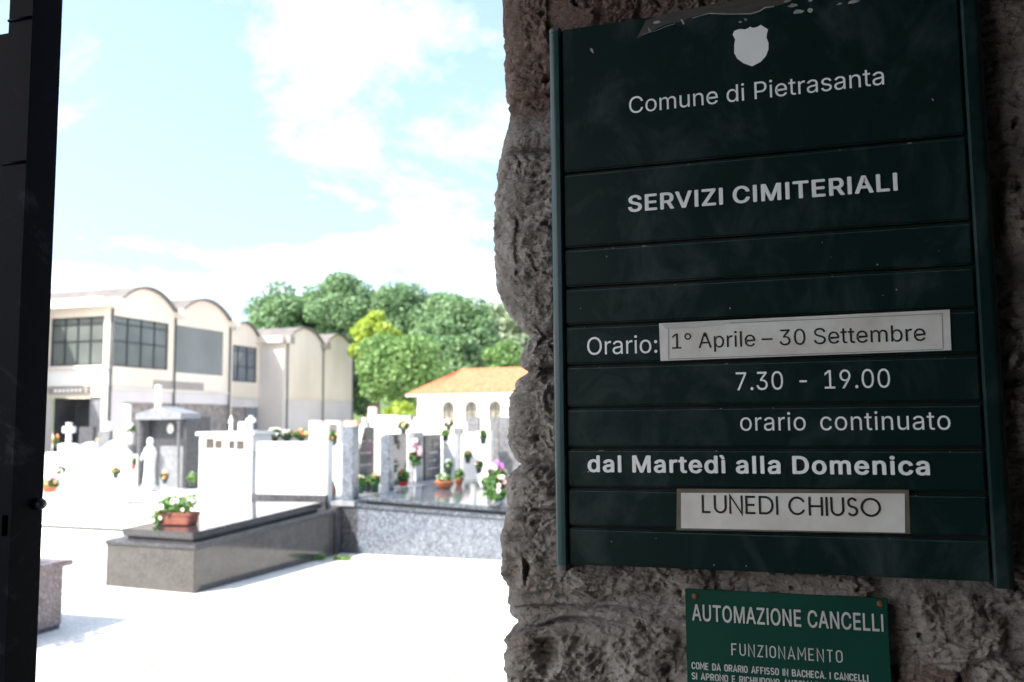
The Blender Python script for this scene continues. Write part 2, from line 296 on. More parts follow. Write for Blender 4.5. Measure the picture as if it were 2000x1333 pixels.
# ------------------------------------------------------------------ mesh builder
ROOT = {}
class MB:
    """collects vertices and faces in world metres"""
    def __init__(s): s.v = []; s.f = []
    def add(s, vs, fs):
        o = len(s.v); s.v += [tuple(map(float, p)) for p in vs]; s.f += [tuple(i + o for i in q) for q in fs]; return s
    def box(s, x0, x1, y0, y1, z0, z1):
        v = [(x, y, z) for z in (z0, z1) for y in (y0, y1) for x in (x0, x1)]
        return s.add(v, [(0,2,3,1),(4,5,7,6),(0,1,5,4),(2,6,7,3),(0,4,6,2),(1,3,7,5)])
    def prism(s, poly, a0, a1, axis='y'):
        """poly in the two other axes (x,z for y; y,z for x; x,y for z), extruded from a0 to a1"""
        n = len(poly)
        def pt(p, a): return (p[0], a, p[1]) if axis == 'y' else (a, p[0], p[1]) if axis == 'x' else (p[0], p[1], a)
        v = [pt(p, a0) for p in poly] + [pt(p, a1) for p in poly]
        return s.add(v, [tuple(range(n))[::-1], tuple(range(n, 2*n))] + [(i, (i+1) % n, n + (i+1) % n, n + i) for i in range(n)])
    def hexa(s, b, t):
        """four bottom corners and four top corners"""
        return s.add(list(b) + list(t), [(3,2,1,0),(4,5,6,7),(0,1,5,4),(1,2,6,5),(2,3,7,6),(3,0,4,7)])
    def lathe(s, prof, c, n=20, sx=1.0, sy=1.0):
        """prof: (radius, z) list; c: base centre"""
        v = []; f = []
        for r_, z in prof:
            for k in range(n):
                a = 2 * math.pi * k / n; v.append((c[0] + sx * r_ * math.cos(a), c[1] + sy * r_ * math.sin(a), c[2] + z))
        for j in range(len(prof) - 1):
            for k in range(n): f.append((j*n + k, j*n + (k+1) % n, (j+1)*n + (k+1) % n, (j+1)*n + k))
        f.append(tuple(range(n))[::-1]); f.append(tuple(range((len(prof)-1)*n, len(prof)*n)))
        return s.add(v, f)
    def tube(s, pts, rad, n=8):
        pts = [Vector(p) for p in pts]; m = len(pts); v = []; f = []
        if not hasattr(rad, '__len__'): rad = [rad] * m
        for i, p in enumerate(pts):
            t = (pts[min(i+1, m-1)] - pts[max(i-1, 0)]).normalized()
            a = t.cross(Vector((0, 0, 1))) if abs(t.z) < 0.95 else t.cross(Vector((1, 0, 0)))
            a.normalize(); b = t.cross(a)
            for k in range(n):
                q = p + (a * math.cos(2*math.pi*k/n) + b * math.sin(2*math.pi*k/n)) * rad[i]; v.append(tuple(q))
        for i in range(m - 1):
            for k in range(n): f.append((i*n+k, i*n+(k+1) % n, (i+1)*n+(k+1) % n, (i+1)*n+k))
        f.append(tuple(range(n))[::-1]); f.append(tuple(range((m-1)*n, m*n)))
        return s.add(v, f)
    def ball(s, c, r_, n=8, m=6, jit=0.0, rnd=random):
        rx, ry, rz = r_ if hasattr(r_, '__len__') else (r_, r_, r_)
        v = [(c[0], c[1], c[2] - rz)]; f = []
        for j in range(1, m):
            ph = -math.pi/2 + math.pi*j/m
            for k in range(n):
                a = 2*math.pi*k/n; q = 1 + jit*(rnd.random()*2-1)
                v.append((c[0]+rx*q*math.cos(ph)*math.cos(a), c[1]+ry*q*math.cos(ph)*math.sin(a), c[2]+rz*q*math.sin(ph)))
        v.append((c[0], c[1], c[2] + rz)); L_ = len(v) - 1
        for k in range(n): f.append((0, 1+(k+1) % n, 1+k)); f.append((L_, L_-n+k, L_-n+(k+1) % n))
        for j in range(m - 2):
            for k in range(n): f.append((1+j*n+k, 1+j*n+(k+1) % n, 1+(j+1)*n+(k+1) % n, 1+(j+1)*n+k))
        return s.add(v, f)
    def leaves(s, c, r_, n, size, seed=0, shell=0.55, flat=0.0):
        """n small folded leaf faces scattered in an ellipsoid"""
        g = np.random.default_rng(seed)
        d = g.normal(size=(n, 3)); d /= np.linalg.norm(d, axis=1)[:, None]
        rad = shell + (1 - shell) * g.random((n, 1)) ** 0.6
        P = np.array(c) + d * rad * np.array(r_)
        nrm = d * 0.7 + g.normal(size=(n, 3)) * 0.6 + np.array([0, 0, 0.35]); nrm /= np.linalg.norm(nrm, axis=1)[:, None]
        a = np.cross(nrm, g.normal(size=(n, 3))); a /= np.linalg.norm(a, axis=1)[:, None]; b = np.cross(nrm, a)
        sz = size * (0.6 + 0.8 * g.random((n, 1)))
        q = np.stack([P - a*sz, P - b*sz*0.55 + nrm*sz*0.15, P + a*sz, P + b*sz*0.55 + nrm*sz*0.15], 1).reshape(-1, 3)
        o = len(s.v); s.v += list(map(tuple, q.tolist())); s.f += [(o+4*i, o+4*i+1, o+4*i+2, o+4*i+3) for i in range(n)]
        return s
    def build(s, name, material, parent=None, bevel=0.0, smooth=False, seg=2):
        loc = Vector((0, 0, 0))
        if parent is not None: loc = ROOT[parent.name]
        me = bpy.data.meshes.new(name)
        me.from_pydata([(x - loc.x, y - loc.y, z - loc.z) for x, y, z in s.v], [], s.f)
        if bevel:
            bm = bmesh.new(); bm.from_mesh(me)
            es = [e for e in bm.edges if len(e.link_faces) == 2 and e.calc_face_angle(0) > 0.5]
            bmesh.ops.bevel(bm, geom=es, offset=bevel, segments=seg, affect='EDGES', clamp_overlap=True); bm.to_mesh(me); bm.free()
        if smooth: me.polygons.foreach_set('use_smooth', [True] * len(me.polygons))
        me.materials.append(MATS[material] if isinstance(material, str) else material); me.update()
        o = bpy.data.objects.new(name, me); COL.objects.link(o)
        if parent is not None: o.parent = parent; ROOT[o.name] = loc
        else: ROOT[o.name] = Vector((0, 0, 0))
        return o
def tag(o, label, cat, group=None):
    o['label'] = label; o['category'] = cat
    if group: o['group'] = group
    return o
def struct(o): o['kind'] = 'structure'; return o
def thing(name, loc, label, cat, group=None):
    o = bpy.data.objects.new(name, None); COL.objects.link(o); o.location = [float(c) for c in loc]; o.empty_display_size = 0.1
    ROOT[o.name] = Vector(o.location)
    return tag(o, label, cat, group)
# ------------------------------------------------------------------ lettering
GLYPHS = json.loads(r'''{"-":[453,[[337,244,337,188,114,188,114,244]]],".":[188,[[95,-4,83,-3,73,1,63,9,55,18,51,29,50,41,51,53,55,64,63,73,73,81,83,85,95,87,107,85,118,81,128,73,135,64,140,53,141,41,140,29,135,18,128,9,118,1,107,-3]]],"0":[453,[[227,-7,191,-3,158,7,130,24,105,48,85,77,69,113,60,144,53,178,49,214,48,254,49,294,53,330,60,364,69,395,85,431,106,461,130,484,159,502,191,512,227,516,262,512,295,502,323,484,348,461,368,431,384,395,393,364,400,330,404,294,405,254,404,214,400,178,393,144,384,113,368,77,348,48,323,24,295,7,263,-3],[227,50,250,52,271,60,290,74,306,92,320,116,330,144,338,176,342,213,344,254,342,295,338,332,330,365,320,393,306,416,290,435,271,449,250,457,227,460,203,457,182,449,163,435,147,416,134,393,123,365,115,332,111,295,109,254,111,213,115,176,123,144,134,116,147,92,163,74,182,60,203,52]]],"1":[453,[[76,0,76,55,391,55,391,0],[276,509,276,0,212,0,212,448,209,448,86,358,86,427,198,509]]],"3":[453,[[218,-7,188,-5,159,1,133,10,108,22,88,38,70,57,57,79,48,104,44,132,109,132,112,115,118,100,126,87,137,76,150,66,165,59,182,54,200,51,219,50,239,51,258,55,275,61,291,69,304,80,315,93,323,108,328,125,329,145,328,163,323,180,316,196,306,211,292,223,275,234,254,241,229,246,201,248,157,248,157,299,288,448,288,452,70,452,70,509,372,509,372,461,211,278,211,289,247,290,279,286,308,276,333,262,354,244,371,222,383,198,391,173,393,145,390,116,383,90,370,66,354,45,333,27,309,12,281,2,251,-5]]],"7":[453,[[97,0,323,448,323,452,62,452,62,509,391,509,391,449,165,0]]],"9":[453,[[226,516,256,513,285,506,310,494,333,478,352,458,368,434,380,408,387,378,389,347,387,322,382,296,373,270,359,240,340,207,315,168,200,0,130,0,301,248,307,248,302,238,295,229,287,221,278,214,268,207,257,202,245,198,232,195,218,195,188,197,161,203,137,214,116,229,98,247,83,269,72,294,66,321,64,352,66,382,73,411,85,436,101,459,120,479,143,494,168,506,196,513],[226,460,207,459,190,454,174,446,160,435,148,423,138,407,131,390,127,372,125,352,127,331,131,313,138,295,148,280,160,268,174,257,190,250,207,245,226,243,245,245,263,249,279,257,293,267,305,280,314,295,322,312,326,330,327,350,326,371,322,390,314,407,305,422,293,435,279,446,263,454,245,459]]],":":[188,[[95,-4,83,-3,73,1,63,9,55,18,51,29,50,41,51,53,55,64,63,73,73,81,83,85,95,87,107,85,118,81,128,73,135,64,140,53,141,41,140,29,135,18,128,9,118,1,107,-3],[95,271,83,272,73,277,63,284,55,294,51,304,50,316,51,328,55,339,63,349,73,356,83,360,95,362,107,360,118,356,128,349,135,339,140,328,141,316,140,304,135,294,128,284,118,277,107,272]]],"A":[480,[[16,0,201,509,276,509,463,0,395,0,287,302,264,372,232,478,245,478,213,371,191,302,85,0],[110,142,110,199,370,199,370,142]]],"C":[510,[[267,-7,235,-5,205,1,177,11,150,25,126,42,104,63,86,88,70,115,57,146,48,179,42,215,40,254,42,293,48,329,57,362,70,393,86,421,104,445,126,466,150,484,177,498,205,508,235,514,267,516,293,514,317,511,340,504,362,496,383,485,402,471,419,456,435,438,448,418,459,397,467,373,473,348,408,348,404,365,397,380,389,395,380,407,369,418,357,428,344,437,330,444,315,449,300,453,284,455,267,456,237,453,209,445,184,432,161,414,141,391,125,364,113,332,106,295,103,254,106,213,113,177,125,145,141,117,161,94,184,76,210,63,237,56,267,53,284,54,300,56,315,60,330,65,344,72,357,81,369,90,380,102,389,114,397,128,404,144,408,160,473,160,467,135,459,112,448,91,435,71,420,53,402,38,383,24,363,13,341,5,317,-2,293,-6]]],"D":[502,[[219,0,125,0,125,57,215,57,254,60,288,68,318,81,343,99,363,122,379,149,390,181,397,216,399,255,397,294,390,329,379,361,364,388,344,410,320,428,291,441,258,449,221,452,125,452,125,509,225,509,261,507,294,501,325,492,353,478,385,455,412,426,433,391,446,361,455,329,460,293,462,255,460,217,455,181,446,149,433,119,417,92,398,68,376,48,351,31,322,17,291,8,256,2],[125,509,125,0,60,0,60,509]]],"E":[419,[[60,0,60,509,372,509,372,452,125,452,125,286,355,286,355,229,125,229,125,57,375,57,375,0]]],"I":[301,[[31,0,31,57,118,57,118,452,31,452,31,509,269,509,269,452,183,452,183,57,269,57,269,0]]],"L":[393,[[60,0,60,509,125,509,125,57,361,57,361,0]]],"M":[628,[[60,0,60,509,152,509,277,187,287,159,299,123,311,84,322,49,307,49,318,83,330,121,342,158,352,187,476,509,568,509,568,0,504,0,504,291,504,327,505,369,506,413,507,457,513,457,498,409,482,363,467,322,456,291,342,0,286,0,170,291,159,321,145,361,129,408,112,457,119,457,120,416,121,372,122,328,122,291,122,0]]],"N":[523,[[60,0,60,509,136,509,343,183,363,151,388,107,414,55,405,54,401,108,399,157,399,195,399,509,463,509,463,0,387,0,202,290,177,331,148,381,108,452,119,454,122,384,124,328,125,291,125,0]]],"O":[533,[[267,-7,235,-5,205,1,177,11,150,25,126,42,105,63,86,88,70,115,57,146,48,179,42,215,40,254,42,293,48,329,57,362,70,393,86,421,105,445,126,466,150,484,177,498,205,508,235,514,267,516,299,514,329,508,357,498,384,484,408,466,429,445,448,421,464,393,477,362,486,329,491,293,493,254,491,215,486,179,477,146,464,115,448,88,429,63,408,42,384,25,357,11,329,1,299,-5],[267,53,296,55,324,63,349,76,372,94,392,116,408,144,420,176,428,213,430,254,428,295,420,332,408,365,392,392,372,415,349,433,324,446,296,453,267,456,237,453,210,445,184,433,161,415,142,392,125,364,113,332,106,295,103,254,106,213,113,176,125,144,142,117,161,94,184,76,210,63,237,55]]],"P":[445,[[60,0,60,509,235,509,272,506,305,499,332,487,356,471,375,452,390,430,400,404,407,377,409,348,407,318,400,291,390,265,375,243,356,223,332,207,305,195,272,188,235,186,125,186,125,0],[125,242,233,242,257,244,279,248,297,256,312,266,324,279,333,294,339,310,343,328,344,348,343,367,339,385,333,402,324,416,312,428,297,439,279,446,257,451,232,452,125,452]]],"R":[449,[[60,0,60,509,236,509,273,506,305,500,333,489,356,473,376,455,390,433,401,408,407,381,409,352,407,323,401,296,390,271,376,250,356,232,333,217,305,206,273,200,236,198,125,198,125,0],[125,255,234,255,258,256,280,260,298,267,313,276,325,287,334,300,340,316,344,333,345,352,344,371,340,389,334,405,325,419,313,430,298,440,279,446,258,451,233,452,125,452],[353,0,230,229,303,229,428,0]]],"S":[447,[[224,-9,188,-7,156,-1,128,9,102,23,81,40,64,60,51,83,42,109,38,137,104,137,108,118,114,102,123,88,136,76,150,66,166,59,185,53,204,50,224,49,246,50,267,54,286,60,303,69,317,79,329,92,338,106,344,122,346,139,344,154,340,168,332,179,322,189,310,197,296,205,245,222,184,239,145,253,112,269,86,289,67,313,56,341,52,372,54,400,62,425,75,448,92,468,113,484,138,498,165,508,195,514,227,516,259,514,289,508,316,498,340,484,360,468,377,449,390,427,398,403,401,378,337,378,332,402,320,421,302,437,280,449,254,456,225,459,204,457,185,454,167,448,152,440,139,430,129,418,121,405,117,391,115,376,117,359,122,345,131,334,142,324,155,315,169,308,212,293,264,279,312,264,328,256,344,248,359,238,372,226,384,213,395,198,402,180,407,161,408,139,406,112,399,87,386,64,370,43,349,25,323,11,294,0,261,-7]]],"T":[449,[[32,452,32,509,417,509,417,452,257,452,257,0,193,0,193,452]]],"U":[517,[[259,-8,220,-6,186,2,154,15,126,33,103,55,85,80,71,108,63,140,60,173,60,509,124,509,124,178,126,155,132,133,141,113,153,95,169,80,187,68,208,59,232,53,259,52,285,53,309,59,331,68,349,80,364,95,377,113,385,133,391,155,393,178,393,509,457,509,457,173,454,140,446,108,433,80,414,55,391,33,363,15,332,2,297,-6]]],"V":[480,[[204,0,16,509,84,509,192,206,215,137,248,31,235,31,267,138,290,206,395,509,463,509,278,0]]],"Z":[438,[[42,0,42,46,273,385,306,431,341,476,348,454,285,452,223,452,40,452,40,509,397,509,397,462,169,129,134,81,97,33,90,54,152,57,214,57,399,57,399,0]]],"a":[389,[[160,-9,137,-7,115,-3,94,5,76,15,60,29,48,45,38,63,32,84,30,108,32,128,36,146,43,161,53,174,64,184,78,193,92,200,108,206,125,211,178,220,234,227,247,229,257,231,265,235,271,240,274,246,276,255,276,257,275,272,272,285,267,297,260,307,251,315,240,322,227,327,212,330,196,331,178,330,163,327,149,322,137,316,127,309,118,301,110,292,104,283,100,274,41,291,51,313,64,331,79,346,95,358,114,368,133,375,153,380,173,383,194,384,239,379,255,375,271,369,286,360,300,350,312,336,322,320,330,301,335,278,337,251,337,0,277,0,277,52,272,52,252,25,242,16,229,8,215,1,199,-4,181,-7],[170,45,192,47,211,51,228,59,242,68,254,80,263,93,270,108,274,122,276,138,276,190,259,182,231,176,200,171,175,168,134,159,122,153,112,147,103,139,97,130,93,118,92,105,93,93,96,82,102,72,109,64,119,57,130,52,142,48,156,46]]],"b":[424,[[229,-8,208,-7,189,-3,172,4,159,12,147,21,138,31,118,59,112,59,112,0,53,0,53,509,114,509,114,319,118,319,137,346,147,355,158,364,171,373,188,379,207,383,229,384,259,382,287,374,313,361,335,342,354,320,370,293,381,261,388,227,390,189,388,151,381,116,370,84,355,57,336,34,313,16,288,3,260,-6],[220,47,242,49,262,55,279,66,294,80,306,97,316,117,323,139,327,163,328,189,327,215,323,239,316,261,307,281,295,298,280,311,262,322,243,328,220,330,198,328,178,322,161,312,147,299,134,282,125,263,118,241,114,216,113,189,114,162,118,138,125,115,135,95,147,78,162,65,179,55,198,49]]],"c":[396,[[207,-8,174,-5,144,3,117,16,93,35,72,58,56,85,44,116,37,150,34,187,37,225,44,260,56,291,72,318,93,341,117,360,144,374,174,382,207,384,226,384,243,381,260,377,276,371,291,364,305,356,318,346,330,335,340,322,349,308,356,293,362,277,303,262,290,289,270,311,242,325,207,330,184,328,163,321,145,310,130,296,118,278,108,258,102,236,98,212,96,187,98,163,102,139,108,117,118,97,130,80,145,66,163,55,184,49,207,46,243,52,271,66,292,89,304,117,363,102,357,86,350,70,341,56,331,43,319,32,306,21,292,12,277,5,261,-1,244,-5,226,-7]]],"d":[424,[[195,-8,165,-6,137,3,111,16,89,34,70,57,55,84,43,116,36,151,34,189,36,227,43,261,55,293,70,320,89,342,112,361,137,374,165,382,196,384,218,383,237,379,253,373,267,364,278,355,287,346,306,319,311,319,311,509,372,509,372,0,313,0,313,59,307,59,287,31,277,21,266,12,252,4,236,-3,217,-7],[205,47,226,49,246,55,263,65,278,78,290,95,299,115,306,138,310,162,312,189,310,216,306,241,300,263,290,282,278,299,263,312,246,322,227,328,205,330,182,328,162,322,145,311,130,298,118,281,108,261,102,239,98,215,96,189,98,163,102,139,109,117,118,97,130,80,145,66,162,55,182,49]]],"e":[404,[[212,-8,177,-5,145,3,117,16,92,35,72,58,56,85,44,116,37,150,34,187,36,224,44,258,55,290,71,317,91,340,115,359,142,373,172,382,205,384,226,383,246,380,266,374,285,366,303,355,319,341,334,324,347,305,357,282,365,256,370,227,371,194,371,169,75,169,75,221,338,221,310,202,308,226,304,248,298,269,288,286,277,301,263,314,246,323,227,328,205,330,183,328,164,323,146,313,131,301,119,286,109,270,102,251,97,231,96,211,96,178,98,151,102,127,110,106,121,88,135,73,151,61,169,53,190,48,212,46,227,47,241,49,254,53,265,58,276,65,285,73,294,82,300,93,306,105,365,91,358,72,348,55,335,39,320,26,302,14,283,4,261,-3,237,-7]]],"i":[167,[[53,0,53,379,114,379,114,0],[84,443,73,444,63,448,54,455,47,463,43,472,41,483,43,494,47,504,54,512,63,518,73,522,84,524,95,522,105,518,114,512,121,504,125,494,126,483,125,472,121,463,114,455,105,448,95,444]]],"l":[189,[[139,-2,112,0,91,8,74,20,62,37,55,59,53,84,53,509,114,509,114,99,114,83,117,71,120,62,126,57,135,53,146,52,160,53,170,54,181,3,162,-1]]],"m":[610,[[53,0,53,379,112,379,112,295,108,295,114,314,122,331,132,346,144,358,158,368,172,376,187,382,203,385,219,386,245,383,268,375,287,361,303,342,314,320,321,295,312,295,318,312,326,329,337,343,350,356,364,366,381,375,398,381,417,385,437,386,458,385,478,380,497,372,514,361,529,346,541,328,550,307,555,283,557,255,557,0,496,0,496,254,493,279,485,298,473,313,456,323,438,329,419,330,402,329,387,326,374,320,363,312,353,302,345,290,340,277,336,263,335,247,335,0,274,0,274,260,272,280,265,297,253,311,238,322,220,328,199,330,185,329,171,326,158,320,145,312,135,302,126,289,119,274,115,257,114,238,114,0]]],"n":[410,[[114,227,114,0,53,0,53,379,112,379,112,287,102,287,116,319,132,344,152,362,175,374,200,382,227,384,252,383,275,377,295,369,313,356,328,340,341,321,350,298,355,271,357,240,357,0,296,0,296,235,293,263,286,286,273,304,256,318,235,326,210,329,192,328,176,324,161,317,147,308,136,297,126,283,119,266,115,248]]],"o":[415,[[207,-8,174,-5,144,3,117,16,93,35,72,58,56,85,44,116,37,150,34,187,37,225,44,260,56,291,72,318,93,341,117,360,144,374,174,382,207,384,241,382,271,374,299,360,323,341,343,318,359,291,371,260,379,225,381,187,379,150,371,116,359,85,343,58,323,35,299,16,271,3,241,-5],[207,46,231,49,252,55,270,66,285,80,298,97,307,117,314,139,318,163,319,187,318,212,314,236,307,258,298,278,285,296,270,310,252,321,231,328,207,330,184,328,163,321,145,310,130,296,118,278,108,258,102,236,98,212,96,187,98,163,102,139,108,117,118,97,130,80,145,66,163,55,184,49]]],"p":[424,[[53,-143,53,379,112,379,112,319,118,319,137,346,147,355,158,364,171,373,188,379,207,383,229,384,259,382,287,374,313,361,335,342,354,320,370,293,381,261,388,227,390,189,388,151,381,116,370,84,355,57,336,34,313,16,288,3,260,-6,229,-8,208,-7,189,-3,173,4,159,12,147,21,138,31,118,59,114,59,114,-143],[220,47,242,49,262,55,279,66,294,80,306,97,316,117,323,139,327,163,328,189,327,215,323,239,316,261,307,281,295,298,280,311,262,322,243,328,220,330,198,328,178,322,161,312,147,299,134,282,125,263,118,241,114,216,113,189,114,162,118,138,125,115,135,95,147,78,162,65,179,55,198,49]]],"r":[259,[[53,0,53,379,112,379,112,321,115,321,124,339,137,354,152,367,171,377,191,383,213,385,229,384,243,384,243,322,230,324,207,326,190,324,174,321,159,315,146,306,135,296,126,284,119,269,115,254,114,237,114,0]]],"s":[365,[[182,-8,157,-7,133,-3,112,3,93,12,76,24,62,38,50,54,41,73,36,94,94,107,101,87,111,72,124,60,141,52,160,47,181,45,206,47,227,53,244,62,258,74,265,88,268,103,266,115,262,126,254,136,243,144,229,150,212,155,149,170,118,180,92,192,72,208,58,227,50,249,47,274,49,295,55,314,65,332,79,347,95,360,115,370,137,378,161,383,187,384,212,383,234,379,254,372,271,363,286,352,299,339,309,324,318,308,324,290,268,277,262,291,254,304,243,316,228,325,210,331,187,333,166,331,147,326,131,317,119,305,111,292,109,277,110,264,115,253,124,243,136,235,152,229,172,223,229,209,261,200,287,187,306,171,320,153,328,131,331,107,329,85,323,65,312,47,298,31,281,18,260,6,236,-2,210,-7]]],"t":[227,[[204,379,204,327,6,327,6,379],[65,471,126,471,126,98,127,83,130,70,136,61,144,55,156,51,170,50,185,51,202,54,213,2,192,-3,168,-4,138,-1,113,7,92,21,77,41,68,64,65,93]]],"u":[410,[[182,-5,158,-3,135,2,115,11,97,23,82,39,69,59,60,82,54,109,53,139,53,379,114,379,114,144,116,117,124,94,137,75,154,61,175,53,200,50,218,51,234,55,249,62,263,71,274,83,283,97,290,113,295,132,296,153,296,379,357,379,357,0,298,0,298,92,307,92,294,60,277,35,257,17,234,5,209,-3]]],"°":[316,[[158,283,138,285,119,290,101,298,84,310,70,324,59,340,50,358,45,377,43,397,45,418,50,437,59,455,70,472,84,486,101,497,119,506,138,511,158,513,179,511,198,506,216,497,232,486,246,472,257,455,266,437,271,418,273,397,271,377,266,358,257,340,246,324,232,310,216,298,198,290,179,285],[158,334,170,335,180,338,190,343,199,349,207,357,213,366,218,376,221,386,222,397,221,409,218,420,213,430,207,439,199,446,190,453,180,458,170,461,158,462,147,461,136,458,126,453,117,446,109,439,103,430,98,420,96,409,95,397,96,386,98,376,103,366,109,357,117,349,126,343,136,338,147,335]]],"ì":[167,[[53,0,53,379,114,379,114,0],[59,429,-6,529,62,529,110,429]]],"–":[350,[[350,244,350,188,0,188,0,244]]]}''')
GLYPHS['I'] = [190, [[62, 0, 62, 509, 128, 509, 128, 0]]]
GLYPHS['l'] = [176, [[57, 0, 57, 509, 119, 509, 119, 0]]]
CAP = 509.0
def area2(q): return sum(q[i][0]*q[(i+1) % len(q)][1] - q[(i+1) % len(q)][0]*q[i][1] for i in range(len(q)))
def inside(p, q):
    c = False; j = len(q) - 1
    for i in range(len(q)):
        if (q[i][1] > p[1]) != (q[j][1] > p[1]) and p[0] < (q[j][0]-q[i][0])*(p[1]-q[i][1])/(q[j][1]-q[i][1]) + q[i][0]: c = not c
        j = i
    return c
def outlines_to_mesh(loops, name):
    cu = bpy.data.curves.new(name, 'CURVE'); cu.dimensions = '2D'; cu.fill_mode = 'BOTH'
    for lp in loops:
        s = cu.splines.new('POLY'); s.points.add(len(lp) - 1); s.use_cyclic_u = True
        for p, q in zip(s.points, lp): p.co = (q[0], q[1], 0, 1)
    o = bpy.data.objects.new(name, cu); COL.objects.link(o)
    dg = bpy.context.evaluated_depsgraph_get(); me = bpy.data.meshes.new_from_object(o.evaluated_get(dg))
    vs = [tuple(v.co) for v in me.vertices]; fs = [tuple(p.vertices) for p in me.polygons]
    bpy.data.objects.remove(o); bpy.data.curves.remove(cu); bpy.data.meshes.remove(me)
    return vs, fs
def set_text(mb, text, p0, p1, cap, y, bold=0.0, track=0.0, font='outline', space=260, weight=0.13, squeeze_space=1.0):
    """letters on the plane of a sign: p0 and p1 are the two ends of the baseline, cap the cap height in metres"""
    x0, x1 = p0[0], p1[0]; z = 0.5 * (p0[2] + p1[2])
    if font == 'outline':
        layers = [[], [], []]; loops = []; pen = 0.0
        for ch in text:
            if ch == ' ': pen += space; continue
            adv, sp = GLYPHS[ch]
            lp = [[(q[i] + pen, q[i+1]) for i in range(0, len(q), 2)] for q in sp]; loops += lp
            sgn = area2(max(lp, key=lambda q: abs(area2(q)))) > 0
            outer = [q for q in lp if (area2(q) > 0) == sgn]; holes_ = [q for q in lp if (area2(q) > 0) != sgn]
            for k, q in enumerate(outer):            # strokes of one letter that overlap are filled on their own
                layers[min(k, 2)] += [q] + [w for w in holes_ if sum(inside(pt, q) for pt in w) > len(w) * 0.5]
            pen += adv + track + bold * 1.5
        xs = [p[0] for q in loops for p in q]; a, b = min(xs) - bold, max(xs) + bold
        filled = [(j, outlines_to_mesh(l_, 'letters')) for j, l_ in enumerate(layers) if l_]
        kx = (x1 - x0) / (b - a); kz = cap / (CAP + 1.3 * bold)
        # a heavier weight is the same outline laid down several times around itself
        shifts = [(0.0, 0.0)] + ([(bold * math.cos(k * math.pi / 4), 0.65 * bold * math.sin(k * math.pi / 4)) for k in range(8)] if bold else [])
        for k, (ox, oz) in enumerate(shifts):
            for j, (vs, fs) in filled: mb.add([(x0 + (v[0] + ox - a)*kx, y - 1e-4 * k - 3e-5 * j, z + (v[1] + oz + 0.65 * bold)*kz) for v in vs], fs)
    else:
        strokes, width = stroke_text(text, font, space, track)
        kx = (x1 - x0) / width; wt = weight * cap
        for k, st in enumerate(strokes):
            ribbon(mb, [(x0 + p[0]*kx, z + p[1]*cap) for p in st], wt, y - 1.2e-5 * (k % 9))
def ribbon(mb, pts, w, y):
    """a flat stroke of width w along pts, mitred at its bends"""
    P = []
    for p in pts:
        if not P or (Vector(p) - P[-1]).length > 1e-6: P.append(Vector(p))
    n = len(P); closed = (P[0] - P[-1]).length < 1e-7
    if closed: P = P[:-1]; n -= 1
    v = []
    for i in range(n):
        a = P[i-1] if (i > 0 or closed) else None; c = P[(i+1) % n] if (i < n-1 or closed) else None
        e1 = (P[i] - a).normalized() if a is not None else None; e2 = (c - P[i]).normalized() if c is not None else None
        e1 = e1 or e2; e2 = e2 or e1
        n1 = Vector((-e1.y, e1.x)); n2 = Vector((-e2.y, e2.x)); m = n1 + n2
        m = m.normalized() if m.length > 1e-4 else n1
        k = max(0.45, m.dot(n1)); off = m * (w / 2 / k)
        v += [(P[i].x + off.x, y, P[i].y + off.y), (P[i].x - off.x, y, P[i].y - off.y)]
    f = [(2*i, 2*i+1, (2*i+3) % (2*n), (2*i+2) % (2*n)) for i in range(n if closed else n - 1)]
    mb.add(v, f)
def arc(cx, cy, rx, ry, a0, a1, n=16):
    return [(cx + rx*math.cos(math.radians(a0 + (a1-a0)*i/n)), cy + ry*math.sin(math.radians(a0 + (a1-a0)*i/n))) for i in range(n+1)]
